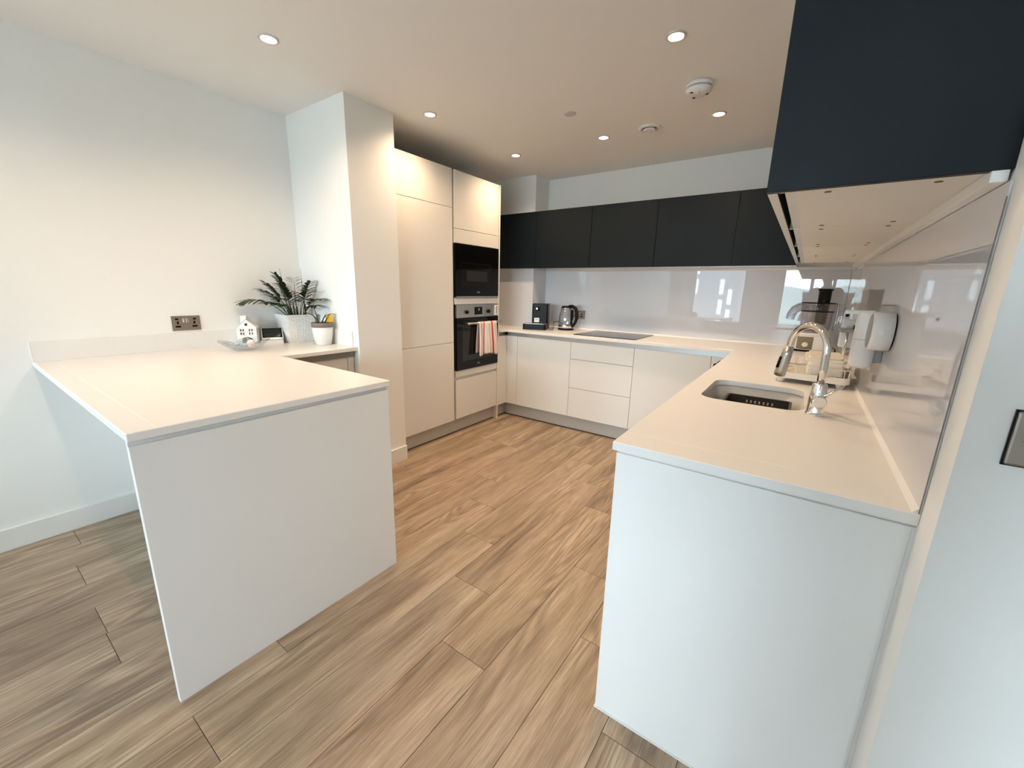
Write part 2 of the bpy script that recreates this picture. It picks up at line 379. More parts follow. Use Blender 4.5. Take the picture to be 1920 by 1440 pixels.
part('end_panel', nb(XP - 0.032, XP - 0.010, 0.002, WP - 0.004, 0.0, WU - 0.016, bev=0.0012), 'panel_white', t)
part('shadow_gap_strip', nb(XP - 0.036, XP - 0.019, 0.003, WP - 0.010, WU - 0.016, WU), 'panel_white', t)
part('body', nb(0.66, XP - 0.032, 0.34, WP - 0.03, 0.12, WU), 'cabinet', t)
part('plinth', nb(0.66, XP - 0.032, 0.38, WP - 0.09, 0.0, 0.12), 'plinth', t)
t = thing('base_cabinet', 'white base cabinet tucked between the peninsula and the white pillar', 'cabinet', (0.32, 1.1, 0))
part('body', nb(0.016, 0.58, 0.36, YQ0 - 0.004, 0.12, WU), 'cabinet', t)
part('handle_channel', nb(0.58, 0.612, WP, YQ0 - 0.006, ZD - 0.002, WU), 'channel', t)
part('door', nb(0.58, 0.600, WP + 0.01, YQ0 - 0.055, ZP, ZD - 0.004, bev=0.001), 'cabinet', t)
part('filler_strip', nb(0.58, 0.600, YQ0 - 0.052, YQ0 - 0.006, ZP, ZD - 0.004, bev=0.001), 'cabinet', t)
part('plinth', nb(0.50, 0.54, WP, YQ0 - 0.006, 0, ZP), 'plinth', t)
part('plinth', nb(0.02, 0.56, 0.40, 0.42, 0, 0.122), 'plinth', t)

# ------------------------------------------------------------------ tall units
DT = 0.020
t = thing('fridge_cabinet', 'tall cream cabinet with three plain doors beside the white pillar', 'cabinet', (0.3, 2.03, 0))
part('body', nb(0.02, XT - DT - 0.002, YQ1 + 0.004, 2.330, ZP + 0.006, ZT - 0.004), 'carcass', t)
y0, y1 = YQ1 + 0.004, 2.3315
for z0, z1 in ((1.9335, ZT), (0.8455, 1.9305), (ZP, 0.8425)):
    part('door', nb(XT - DT, XT, y0, y1, z0, z1, bev=0.0012), 'cabinet', t)
part('side_channel', nb(0.30, XT - 0.024, 2.333, 2.352, ZP, ZT - 0.004), 'channel', t)
t = thing('oven_cabinet', 'tall cream oven housing cabinet with built-in appliances and full height end panel', 'cabinet', (0.3, 2.66, 0))
y0, y1 = 2.3565, 2.9485
bm = bmesh.new()
for z0, z1 in ((ZP + 0.006, 0.560), (1.175, 1.205), (1.68, ZT - 0.004)): box(bm, 0.02, XT - DT - 0.002, 2.353, YT2, z0, z1)
box(bm, 0.02, XT - DT - 0.002, 2.353, 2.358, 0.56, 1.68); box(bm, 0.02, XT - DT - 0.002, 2.945, YT2, 0.56, 1.68); box(bm, 0.02, 0.04, 2.353, YT2, 0.56, 1.68)
part('body', bm, 'carcass', t)
part('door', nb(XT - DT, XT, y0, y1, 1.7825, ZT, bev=0.0012), 'cabinet', t)
part('filler_panel', nb(XT - DT, XT, y0, y1, 1.668, 1.7795, bev=0.0012), 'cabinet', t)
part('filler_panel', nb(XT - DT, XT, y0, y1, 1.166, 1.2195, bev=0.0012), 'cabinet', t)
part('filler_panel', nb(XT - DT, XT, y0, y1, 0.526, 0.584, bev=0.0012), 'cabinet', t)
part('handle_channel', nb(XT - 0.050, XT - 0.040, y0, y1, 0.485, 0.530), 'channel', t)
part('drawer', nb(XT - DT, XT, y0, y1, ZP + 0.004, 0.501, bev=0.0012), 'cabinet', t)
part('end_panel', nb(0.002, XT + 0.004, YT2, YT2 + 0.020, 0, ZT + 0.001, bev=0.001), 'cabinet', t)

# microwave
t = thing('microwave', 'black glass built-in microwave above the oven', 'microwave', (0.4, 2.65, 1.222))
part('body', nb(0.10, XT - 0.006, 2.362, 2.943, 1.222, 1.666), 'black_matte', t)
part('door', nb(XT - 0.006, XT + 0.010, 2.358, 2.944, 1.236, 1.664, bev=0.0015), 'black_glass', t)
bm = bmesh.new(); wx = XT + 0.0102
for a in ((2.42, 2.83, 1.305, 1.312), (2.42, 2.83, 1.51, 1.517), (2.42, 2.427, 1.312, 1.51), (2.823, 2.83, 1.312, 1.51)): box(bm, wx - 0.001, wx + 0.0006, a[0], a[1], a[2], a[3])
part('window_frame', bm, 'black_plastic', t)
part('window', nb(wx - 0.001, wx + 0.0004, 2.49, 2.775, 1.362, 1.452), 'oven_window', t)
part('bottom_trim', nb(XT - 0.006, XT + 0.012, 2.360, 2.942, 1.222, 1.235, bev=0.001), 'steel', t)
text_part('logo', 'AEG', 0.022, 'logo', t, (wx + 0.0006, 2.65, 1.268), (PI / 2, 0, PI / 2))

# oven
t = thing('oven', 'built-in oven with steel control panel and black glass door', 'oven', (0.4, 2.65, 0.586))
part('body', nb(0.10, XT - 0.006, 2.362, 2.943, 0.586, 1.163), 'black_matte', t)
part('control_panel', nb(XT - 0.006, XT + 0.012, 2.358, 2.944, 1.050, 1.163, bev=0.001), 'steel', t)
part('door', nb(XT - 0.006, XT + 0.014, 2.358, 2.944, 0.588, 1.046, bev=0.0015), 'black_glass', t)
wx = XT + 0.0142
part('window', nb(wx - 0.001, wx + 0.0006, 2.43, 2.872, 0.665, 0.965), 'oven_window', t)
hb = bmesh.new(); tube(hb, [(XT + 0.052, 2.455, 0.998), (XT + 0.052, 2.936, 0.998)], 0.009, 16)
hd = part('handle', hb, 'steel', t)
for y in (2.475, 2.918): part('bracket', nb(XT + 0.013, XT + 0.050, y - 0.008, y + 0.008, 0.990, 1.006, bev=0.001), 'steel', hd)
wx = XT + 0.012
part('display', nb(wx, wx + 0.002, 2.592, 2.700, 1.072, 1.140), 'black_glass', t)
part('display_digits', nb(wx + 0.002, wx + 0.0025, 2.650, 2.658, 1.108, 1.128), 'white_plastic', t)
for y in (2.488, 2.790):
    kn = part('knob', lathe(bmesh.new(), [(0.017, 0), (0.016, 0.012), (0.015, 0.014)], (wx, y, 1.098), 24, 'x'), 'black_plastic', t)
text_part('logo', 'AEG', 0.022, 'logo', t, (XT + 0.0148, 2.65, 0.625), (PI / 2, 0, PI / 2))
t = thing('oven_timer', 'small white magnetic timer clipped to the oven control panel', 'timer', (XT + 0.02, 2.905, 1.060))
part('case', nb(wx, wx + 0.012, 2.884, 2.930, 1.058, 1.152, bev=0.003, seg=2), 'white_plastic', t)
part('screen', nb(wx + 0.012, wx + 0.0128, 2.893, 2.909, 1.070, 1.142), 'grey_plastic', t)

# towel over the oven handle
def towel():
    bm = bmesh.new(); uvl = bm.loops.layers.uv.new('UVMap')
    NU, NV = 60, 40; xb = XT + 0.052; rad = 0.0115
    grid = []
    for j in range(NV + 1):
        s = j / NV; row = []
        for i in range(NU + 1):
            u = i / NU
            lb = 0.27; lf = 0.275 + 0.03 * u + 0.006 * math.sin(9 * u)
            if u < 0.28: lf += 0.035 * (1 - u / 0.28) * 0.6
            arc = PI * rad; tot = lb + arc + lf; d = s * tot
            if d < lb: z = 0.998 - (lb - d); x = xb - rad; drop = lb - d
            elif d < lb + arc:
                a = (d - lb) / rad; x = xb - rad * math.cos(a); z = 0.998 + rad * math.sin(a); drop = 0
            else: drop = d - lb - arc; x = xb + rad; z = 0.998 - drop
            front = 1 if d > lb + arc / 2 else -1
            y = 2.600 + 0.255 * u + (u - 0.35) * 0.16 * drop * 1.0
            fold = 0.010 * math.sin(u * 17 + 0.6) * min(1, drop * 6) + 0.006 * math.sin(u * 41) * min(1, drop * 5)
            x += (fold + 0.010 * min(1, drop * 5)) if front > 0 else 0.3 * fold * 0.3 - 0.006 * min(1, drop * 6)
            row.append(bm.verts.new((x, y, z)))
        grid.append(row)
    for j in range(NV):
        for i in range(NU):
            f = bm.faces.new((grid[j][i], grid[j][i + 1], grid[j + 1][i + 1], grid[j + 1][i])); f.smooth = True
            for lp, (a, b) in zip(f.loops, ((i, j), (i + 1, j), (i + 1, j + 1), (i, j + 1))): lp[uvl].uv = (a / NU, b / NV)
    o = single('tea_towel', bm, 'towel', 'white tea towel with red stripes hanging over the oven handle', 'towel')
    md = o.modifiers.new('thickness', 'SOLIDIFY'); md.thickness = 0.003; md.offset = 0
towel()

# plinths
t = thing('plinth', 'grey plinth running under the tall units', 'plinth', (0.52, 2.3, 0))
part('board', nb(0.50, XT - PL, YQ1 + 0.002, YT2 - 0.001, 0.006, ZP - 0.004), 'plinth', t)
part('floor_strip', nb(0.49, XT - PL + 0.004, YQ1 + 0.002, YT2 - 0.001, 0.0, 0.008), 'dark_strip', t)  # thin dark strip along the foot of the plinth board
t = thing('plinth', 'short grey plinth return beside the oven housing end panel', 'plinth', (0.52, 3.05, 0))
part('board', nb(0.50, XD - PL, YT2 + 0.021, YD + PL - 0.001, 0.006, ZP), 'plinth', t)
part('floor_strip', nb(0.49, XD - PL + 0.004, YT2 + 0.021, YD + PL - 0.005, 0.0, 0.008), 'dark_strip', t)
t = thing('plinth', 'grey plinth running under the back cabinets', 'plinth', (1.6, 3.16, 0))
part('board', nb(XD - PL, 2.735, YD + PL, YD + PL + 0.018, 0.006, ZP), 'plinth', t)
part('floor_strip', nb(XD - PL, 2.735, YD + PL - 0.004, YD + PL + 0.018, 0.0, 0.008), 'dark_strip', t)

# ------------------------------------------------------------------ back and right base cabinets
def base_back(x0, x1, label, fronts, group=None, extra=None):
    t = thing('base_cabinet', label, 'cabinet', ((x0 + x1) / 2, 3.38, ZP), group=group)
    part('body', nb(x0 + 0.0015, x1 - 0.0015, YD + DT + 0.002, YB - 0.01, ZP + 0.004, ZD - 0.01), 'carcass', t)
    for n, z0, z1 in fronts:
        part(n, nb(x0 + 0.0015, x1 - 0.0015, YD, YD + DT, z0, z1, bev=0.001), 'cabinet', t)
    return t
xg = [0.7258, 1.3207, 1.9128, 2.5040, 2.690]
full = [('door', ZP, ZD)]
t = thing('corner_filler', 'cream corner filler panels beside the oven housing', 'panel', (0.6, 3.05, ZP))
part('panel', nb(XD - 0.02, XD, YT2 + 0.02, YD + 0.02, ZP, ZD, bev=0.001), 'cabinet', t)
part('panel', nb(XD, xg[0] - 0.0015, YD, YD + DT, ZP, ZD, bev=0.001), 'cabinet', t)
base_back(xg[0], xg[1], 'cream base cabinet with one plain door in front of the kettle', full)
t = base_back(xg[1], xg[2], 'cream three drawer base unit below the hob', [('drawer', 0.690, ZD), ('drawer', 0.4175, 0.687), ('drawer', ZP, 0.4145)])
base_back(xg[2], xg[3], 'cream base cabinet with one plain door right of the drawer unit', full)
t = base_back(xg[3], xg[4], 'narrow cream corner cabinet door holding a black hinge latch', full)
lt = bmesh.new(); 
lp = part('latch', prism(bmesh.new(), [(2.520, 0.755), (2.542, 0.765), (2.552, 0.787), (2.575, 0.795), (2.590, 0.812), (2.580, 0.822), (2.560, 0.818), (2.545, 0.800), (2.525, 0.790)], YD - 0.008, YD, plane='xz'), 'black_plastic', t, label='black safety latch')
t = thing('handle_rail', 'aluminium handle channel running below the back worktop edge', 'handle rail', (1.6, 3.1, ZD))
part('rail', nb(0.60, 2.735, YD + 0.006, YD + 0.026, ZD, WU), 'alu', t)
part('rail', nb(XD - 0.040, XD - 0.021, YT2 + 0.021, YD + 0.005, ZD - 0.006, WU), 'channel', t)

t = thing('counter_end_panel', 'tall white end panel closing the sink counter towards the living area', 'panel', (2.96, 0.79, 0))
part('panel', nb(XRW + 0.011, XR - 0.006, YN + 0.006, YN + 0.028, 0.0035, WU - 0.006, bev=0.0012), 'panel_white', t)
part('filler_strip', nb(XRW + 0.016, XR, YN + 0.012, YN + 0.030, WU - 0.006, WU), 'panel_white', t)
part('scribe_strip', nb(XR - 0.008, XR, YN + 0.008, YN + 0.030, 0, WU - 0.006), 'panel_white', t)
part('floor_sealant', nb(XRW + 0.009, XR, YN + 0.002, YN + 0.028, 0.0, 0.0035), 'sealant', t)
ys = [YN + 0.030, 1.40, 2.02, 2.58, 3.06]
labs = ['cream base cabinet behind the end panel of the sink counter', 'cream base cabinet below the sink', 'cream base cabinet below the dish rack', 'cream base cabinet in the inner corner below the juicer']
for i in range(4):
    y0, y1 = ys[i], ys[i + 1]
    t = thing('base_cabinet', labs[i], 'cabinet', (2.95, (y0 + y1) / 2, ZP))
    bm = bmesh.new(); x0 = XRW + 0.06
    if i == 1:
        box(bm, x0, XR - 0.005, y0 + .0015, y1 - .0015, ZP, ZP + 0.02); box(bm, x0, XR - 0.005, y0 + .0015, y0 + .02, ZP + .02, ZD); box(bm, x0, XR - 0.005, y1 - .02, y1 - .0015, ZP + .02, ZD)
    else: box(bm, x0, XR - 0.005, y0 + .0015, y1 - .0015, ZP, ZD - 0.01)
    part('body', bm, 'carcass', t)
    part('door', nb(XRW + 0.040, XRW + 0.060, y0 + 0.0015, y1 - 0.0015, ZP, ZD, bev=0.001), 'cabinet', t)
t = thing('handle_rail', 'aluminium handle channel running below the sink counter edge', 'handle rail', (2.7, 1.9, ZD))
part('rail', nb(XRW + 0.046, XRW + 0.058, YN + 0.030, YD, ZD, WU), 'alu', t)
t = thing('plinth', 'grey plinth running under the sink counter cabinets', 'plinth', (2.74, 1.9, 0))
part('board', nb(XRW + 0.087, XRW + 0.105, YN + 0.030, YD + PL - 0.005, 0.006, ZP), 'plinth', t)
part('floor_strip', nb(XRW + 0.083, XRW + 0.105, YN + 0.030, YD + PL - 0.005, 0, 0.008), 'dark_strip', t)

# ------------------------------------------------------------------ U shaped worktop with sink cut-out
SX0, SX1, SY0, SY1 = 2.733, 3.076, 1.468, 1.897
t = thing('kitchen_worktop', 'white solid surface worktop running round the back and right walls', 'worktop', (1.9, 3.3, WU))
hole = rrect(SX0, SX1, SY0, SY1, 0.065, 8)
part('slab', prism(bmesh.new(), [(0.0, YT2 + 0.02), (0.6143, YT2 + 0.02), (0.6143, YC0), (XRW, YC0), (XRW, YN), (XR, YN), (XR, YB), (XBX, YB), (XBX, YBX), (0, YBX)], WU, WT, holes=[hole], bev=0.0015), 'worktop', t)
part('joint_seam', nb(XRW + 0.006, 3.050, 0.8745, 0.8785, WT - 0.001, WT + 0.0003), 'seam', t)
part('joint_seam', nb(3.0495, 3.0515, 0.8785, SY0 - 0.015, WT - 0.001, WT + 0.0002), 'worktop', t)
part('joint_seam', nb(XRW + 0.006, 3.050, 2.060, 2.063, WT - 0.001, WT + 0.0002), 'seam', t)
part('edge_bead', prism(bmesh.new(), [(XR - 0.014, WT - 0.001), (XR - 0.0035, WT - 0.001), (XR - 0.0035, WT + 0.011)], YN + 0.004, YB - 0.006, plane='xz'), 'seam', t)
part('edge_bead', prism(bmesh.new(), [(YB - 0.016, WT - 0.001), (YB - 0.0055, WT - 0.001), (YB - 0.0055, WT + 0.012)], XBX, XR - 0.012, plane='yz'), 'seam', t)

# sink bowl
t = thing('sink', 'white composite undermount sink set in the right worktop', 'sink', ((SX0 + SX1) / 2, (SY0 + SY1) / 2, 0.72))
bm = bmesh.new(); o1 = rrect(SX0 - 0.004, SX1 + 0.004, SY0 - 0.004, SY1 + 0.004, 0.067, 8)
loops = [(o1, WU), (rrect(SX0 + 0.002, SX1 - 0.002, SY0 + 0.002, SY1 - 0.002, 0.064, 8), 0.80), (rrect(SX0 + 0.008, SX1 - 0.008, SY0 + 0.008, SY1 - 0.008, 0.06, 8), 0.745), (rrect(SX0 + 0.03, SX1 - 0.03, SY0 + 0.03, SY1 - 0.03, 0.045, 8), 0.728)]
rs = [[bm.verts.new((p[0], p[1], z)) for p in lp] for lp, z in loops]; n = len(o1)
for a, b in zip(rs, rs[1:]):
    for i in range(n): bm.faces.new((a[i], a[(i + 1) % n], b[(i + 1) % n], b[i])).smooth = True
bm.faces.new(rs[-1])
flange = [bm.verts.new((p[0], p[1], WU)) for p in rrect(SX0 - 0.02, SX1 + 0.02, SY0 - 0.02, SY1 + 0.02, 0.075, 8)]
for i in range(n): bm.faces.new((flange[i], flange[(i + 1) % n], rs[0][(i + 1) % n], rs[0][i]))
b_ = part('bowl', bm, 'sink', t); md = b_.modifiers.new('thickness', 'SOLIDIFY'); md.thickness = 0.006; md.offset = -1
part('drain', lathe(bmesh.new(), [(0.045, 0), (0.045, 0.003), (0.030, 0.003), (0.026, 0.001)], (2.905, 1.70, 0.728), 28), 'chrome', t)
# perforated drainer basket in the sink
t = thing('sink_basket', 'dark plastic drainer basket with a row of slots inside the sink', 'basket', (2.915, 1.70, 0.7305))
BX0, BX1, BY0, BY1, BZ0, BZ1 = 2.795, 3.035, 1.52, 1.862, 0.7305, 0.850
bm = bmesh.new()
holes_ = [[(2.868 + i * 0.0165 + dx, BZ1 - 0.026 + dz) for dx, dz in ((0, 0), (0.006, 0), (0.006, 0.013), (0, 0.013))] for i in range(7)]
prism(bm, [(BX0, BZ0), (BX1, BZ0), (BX1, BZ1), (BX0, BZ1)], BY1 - 0.004, BY1, holes=holes_, plane='xz')
bm2 = bmesh.new(); prism(bm2, [(BX0, BZ0), (BX1, BZ0), (BX1, BZ1), (BX0, BZ1)], BY0, BY0 + 0.004, holes=holes_, plane='xz')
part('slotted_wall', bm, 'basket', t); part('slotted_wall', bm2, 'basket', t)
part('side_wall', nb(BX0, BX0 + 0.004, BY0 + 0.004, BY1 - 0.004, BZ0, BZ1), 'basket', t)
part('side_wall', nb(BX1 - 0.004, BX1, BY0 + 0.004, BY1 - 0.004, BZ0, BZ1), 'basket', t)
part('bottom', nb(BX0 + .004, BX1 - .004, BY0 + .004, BY1 - .004, BZ0, BZ0 + 0.004), 'basket', t)
bm = bmesh.new()
prism(bm, rrect(BX0 - 0.006, BX1 + 0.006, BY0 - 0.006, BY1 + 0.006, 0.02), BZ1 - 0.001, BZ1 + 0.005, holes=[rrect(BX0 + 0.004, BX1 - 0.004, BY0 + 0.004, BY1 - 0.004, 0.012)])
part('rim', bm, 'basket', t)

# ------------------------------------------------------------------ glass splashbacks
t = single('splashback', nb(XBX + 0.006, XR - 0.006, YB - 0.006, YB - 0.0005, WT, 1.494), 'splash', 'pale glossy glass splashback behind the hob', 'splashback')
t = single('splashback', nb(XR - GT, XR - 0.0005, YN + 0.002, YB - 0.0065, WT, 1.494), 'splash', 'pale glossy glass splashback along the sink wall', 'splashback')
t2 = part('edge_line', nb(XR - GT - 0.0004, XR - GT + 0.0010, YN, YN + 0.003, WT + 0.001, 1.470), 'glass_edge', t)
single('splashback', nb(0.001, XBX + 0.005, YBX - 0.0055, YBX - 0.0005, WT, ZB), 'splash', 'pale glass splashback on the boxed corner left of the coffee machine', 'splashback')
single('splashback', nb(XBX + 0.0005, XBX + 0.005, YBX, YB - 0.0065, WT, ZB), 'splash', 'narrow glass return panel on the side of the boxed corner', 'splashback')

# ------------------------------------------------------------------ wall cabinets
def wall_back(x0, x1, label):
    t = thing('wall_cabinet', label, 'cabinet', ((x0 + x1) / 2, 3.5, ZB), group=None)
    part('body', nb(x0 + 0.001, x1 - 0.001, YCB + 0.026, (YBX if x1 < XBX else YB) - 0.0005, ZB + 0.004, ZCT - 0.003), 'carcass', t)
    part('bottom_rail', nb(x0 + 0.001, x1 - 0.001, YCB + 0.040, YCB + 0.060, ZB - 0.004, ZB + 0.004), 'alu', t)
    part('door', nb(x0 + 0.0018, x1 - 0.0018, YCB, YCB + 0.022, ZB, ZCT, bev=0.001), 'navy', t)
    return t
wl = [(0.02, 0.17, 'narrow dark wall cabinet tucked behind the oven housing'), (0.17, 0.7595, 'dark wall cabinet over the boxed corner and the coffee machine'), (0.7595, 1.3456, 'dark wall cabinet above the kettle'), (1.3456, 1.9294, 'dark wall cabinet above the hob'), (1.9294, 2.5163, 'dark wall cabinet second from the inner corner on the back wall'), (2.5163, 2.926, 'dark wall cabinet in the inner corner above the juicer')]
for a, b, l in wl: 
    if a == 0.17:
        t = thing('wall_cabinet', l, 'cabinet', ((a + b) / 2, 3.36, ZB))
        part('body', nb(a + 0.001, b - 0.001, YCB + 0.026, YBX - 0.0055, ZB + 0.004, ZCT - 0.003), 'carcass', t)
        part('door', nb(a + 0.0018, b - 0.0018, YCB, YCB + 0.022, ZB, ZCT, bev=0.001), 'navy', t)
    else: wall_back(a, b, l)
yr = [0.808, 1.397, 1.978, 2.570, 3.150]
rl = ['dark wall cabinet with navy end panel nearest the living area', 'dark wall cabinet above the sink', 'dark wall cabinet above the dish rack', 'dark wall cabinet on the sink wall next to the inner corner']
for i in range(4):
    y0, y1 = yr[i], yr[i + 1]
    t = thing('wall_cabinet', rl[i], 'cabinet', (3.1, (y0 + y1) / 2, ZB))
    xc = XCB + 0.038
    part('body', nb(xc + 0.010, XR - 0.0005, y0 + 0.0008, y1 - 0.0008, ZB + 0.003, ZCT - 0.002), 'carcass', t, label='plain cream carcass')
    part('door', nb(XCB, XCB + 0.019, y0 + 0.0012, y1 - 0.0012, ZB, ZCT, bev=0.001), 'navy', t)
    part('door_edge', nb(XCB + 0.001, XCB + 0.018, y0 + 0.002, y1 - 0.002, ZB - 0.0006, ZB + 0.0002), 'alu', t)
    part('grip_profile', prism(bmesh.new(), [(xc - 0.008, ZB + 0.003), (xc + 0.010, ZB + 0.003), (xc + 0.010, ZB + 0.05), (xc + 0.006, ZB + 0.05), (xc + 0.004, ZB + 0.018), (xc - 0.008, ZB + 0.010)], y0 + 0.004, y1 - 0.012, plane='xz'), 'alu', t)
    part('divider', nb(XCB + 0.021, xc + 0.010, y1 - 0.012, y1 - 0.001, ZB + 0.0005, ZB + 0.055), 'white_plastic', t)
    for yy in (y0 + 0.045, y1 - 0.045):
        for xx in (3.03, 3.19):
            part('cap', lathe(bmesh.new(), [(0.0062, 0.0), (0.0062, 0.003)], (xx, yy, ZB + 0.0018), 14), 'wood_dark', t)
    if i == 0:
        part('end_panel', nb(XCB, XR - 0.0005, y0 - 0.018, y0, ZB, ZCT, bev=0.001), 'navy', t, label='navy end panel')
        part('end_strip', nb(XCB + 0.021, xc + 0.0, y0, y0 + 0.006, ZB + 0.0005, ZB + 0.05), 'white_plastic', t)
t = single('light_batten', nb(XR - 0.0250, XR - GT - 0.0002, 0.792, YCB, 1.4945, ZB + 0.003, bev=0.001), 'white_plastic', 'slim white batten running along the wall under the right wall cabinets', 'batten')
t = single('light_batten', nb(XBX + 0.006, XR - 0.0265, YB - 0.0265, YB - 0.0062, 1.4945, ZB + 0.004, bev=0.001), 'white_plastic', 'slim white batten running along the wall under the back wall cabinets', 'batten')

# ------------------------------------------------------------------ hob
t = thing('hob', 'black glass induction hob set in the back worktop', 'hob', (1.62, 3.385, WT))
part('glass', prism(bmesh.new(), rrect(1.330, 1.905, 3.130, 3.640, 0.006, 3), WT - 0.001, WT + 0.0055, bev=0.001), 'hob_glass', t)
for cx, cy, r in ((1.47, 3.27, 0.085), (1.76, 3.27, 0.075), (1.47, 3.50, 0.075), (1.76, 3.50, 0.095)):
    bm = bmesh.new(); lathe(bm, [(r, 0), (r, 0.0003), (r - 0.0025, 0.0003), (r - 0.0025, 0)], (cx, cy, WT + 0.0055), 40, cap=False)
    part('zone_mark', bm, 'hob_mark', t)

# ------------------------------------------------------------------ ceiling fittings
def downlight(x, y, label, off=''):            # off: suffix for the lamps of the same grid that lie above the frame
    t = thing('downlight', label, 'downlight', (x, y, H), group='recessed ceiling downlights')
    part('bezel', lathe(bmesh.new(), [(0.044, 0.0), (0.044, -0.003), (0.040, -0.006), (0.034, -0.006), (0.030, -0.001), (0.030, 0.0)], (x, y, H), 36, cap=False), 'bezel', t)
    part('lamp' + off, lathe(bmesh.new(), [(0.0305, -0.0005), (0.030, -0.0022)], (x, y, H), 32), 'lamp_disc', t)
    l = bpy.data.lights.new('downlight_beam' + off, 'SPOT'); l.energy = DOWNLIGHT_W; l.color = DOWN_COL; l.spot_size = math.radians(146); l.spot_blend = 1.0; l.shadow_soft_size = 0.03
    o = bpy.data.objects.new('downlight_beam' + off, l); C.objects.link(o); o.location = (0, 0, -0.012); o.parent = t
DL = [(0.844, 0.867, 'round recessed downlight in the ceiling above the peninsula'), (2.39, 1.848, 'round recessed downlight in the ceiling near the sink counter'), (0.856, 1.852, 'round recessed downlight in the ceiling in front of the tall fridge cabinet'),
      (2.406, 2.814, 'round recessed downlight in the ceiling between the extract vent and the right wall cabinets'), (1.64, 2.822, 'round recessed downlight in the ceiling in front of the drawer unit'), (0.855, 2.825, 'round recessed downlight in the ceiling in front of the oven housing')]
for x, y, l in DL: downlight(x, y, l)
downlight(2.39, 0.867, 'round recessed downlight in the ceiling beside the navy end panel', '_offscreen')   # pool of light on the sink counter end
downlight(0.85, -0.108, 'round recessed downlight above the open edge of the peninsula', '_offscreen')   # casts the worktop shadow on the left wall
t = thing('smoke_detector', 'white round smoke detector on the ceiling', 'smoke detector', (2.385, 2.35, H))
part('base', lathe(bmesh.new(), [(0.068, 0.0), (0.068, -0.020), (0.064, -0.022)], (2.385, 2.35, H), 40), 'white_plastic', t)
part('sensor_slot', lathe(bmesh.new(), [(0.060, -0.021), (0.060, -0.027)], (2.385, 2.35, H), 40), 'grey_plastic', t)
hd = part('head', lathe(bmesh.new(), [(0.066, -0.026), (0.065, -0.036), (0.055, -0.047), (0.020, -0.050)], (2.385, 2.35, H), 40), 'white_plastic', t)
part('test_button', lathe(bmesh.new(), [(0.012, -0.049), (0.011, -0.056)], (2.385, 2.33, H), 20), 'white_plastic', hd)
for a in (0.5, 2.3, 4.1): part('slot', nb(2.385 + 0.045 * math.cos(a) - 0.006, 2.385 + 0.045 * math.cos(a) + 0.006, 2.35 + 0.045 * math.sin(a) - 0.003, 2.35 + 0.045 * math.sin(a) + 0.003, H - 0.052, H - 0.046), 'black_plastic', hd)
t = thing('extract_vent', 'white round extract vent on the ceiling', 'vent', (1.977, 2.811, H))
part('rim', lathe(bmesh.new(), [(0.073, 0.0), (0.072, -0.008), (0.060, -0.016), (0.050, -0.010), (0.048, 0.0)], (1.977, 2.811, H), 44, cap=False), 'white_plastic', t)
part('duct', lathe(bmesh.new(), [(0.0492, -0.001), (0.0492, 0.110), (0.001, 0.110)], (1.977, 2.811, H), 40, cap=False), 'grey_plastic', t)
part('spindle', lathe(bmesh.new(), [(0.004, -0.004), (0.004, 0.109)], (1.977, 2.811, H), 12), 'steel', t)
part('valve_disc', lathe(bmesh.new(), [(0.030, -0.002), (0.040, -0.012), (0.040, -0.020), (0.035, -0.024)], (1.977, 2.811, H), 40), 'white_plastic', t)
single('ceiling_cover', lathe(bmesh.new(), [(0.037, 0.0), (0.037, -0.004), (0.034, -0.006)], (1.625, 2.325, H), 36), 'cover', 'flat round cover plate on the ceiling', 'cover plate')

# ------------------------------------------------------------------ sockets and switch
t = thing('wall_socket', 'bronze double wall socket on the left wall above the peninsula', 'socket', (0, 0.635, 1.021))
part('plate', nb(0, 0.006, 0.563, 0.707, 1.021, 1.108, bev=0.0015), 'socket_metal', t)
for s, c in ((-1, 0.597), (1, 0.673)):
    part('pin_hole', nb(0.0055, 0.0066, c - 0.013 + .003 * s, c + 0.013 + .003 * s, 1.040, 1.051), 'black_plastic', t)
    part('pin_hole', nb(0.0055, 0.0066, c - 0.005 + .003 * s, c + 0.005 + .003 * s, 1.060, 1.076), 'black_plastic', t)
    part('usb_port', nb(0.0055, 0.0066, c - 0.008 + .006 * s, c + 0.008 + .006 * s, 1.084, 1.094), 'black_plastic', t)
for c in (0.627, 0.643): part('rocker', nb(0.0055, 0.009, c - 0.0068, c + 0.0068, 1.068, 1.093, bev=0.001), 'steel', t)
t = thing('wall_socket', 'bronze double wall socket on the splashback behind the kettle', 'socket', (1.108, YB - 0.006, 1.013))
part('plate', nb(1.036, 1.180, YB - 0.012, YB - 0.006, 1.016, 1.103, bev=0.0015), 'socket_metal', t)
for c in (1.07, 1.146):
    for z0, z1, w in ((1.035, 1.046, 0.013), (1.055, 1.071, 0.005)): part('pin_hole', nb(c - w, c + w, YB - 0.0126, YB - 0.0115, z0, z1), 'black_plastic', t)
for c in (1.100, 1.116): part('rocker', nb(c - 0.0068, c + 0.0068, YB - 0.015, YB - 0.0115, 1.064, 1.088, bev=0.001), 'steel', t)
t = thing('light_switch', 'bronze light switch plate on the wall beside the sink counter end', 'switch', (3.357, YC, 1.061))
part('back_plate', nb(3.3125, 3.3985, YC - 0.004, YC, 1.060, 1.149), 'black_plastic', t)
part('plate', nb(3.3140, 3.3970, YC - 0.008, YC - 0.003, 1.0615, 1.1475, bev=0.0035, seg=2), 'socket_metal', t)
tg = bmesh.new(); tube(tg, [(3.355, YC - 0.007, 1.105), (3.355, YC - 0.022, 1.112)], [0.004, 0.005], 14)
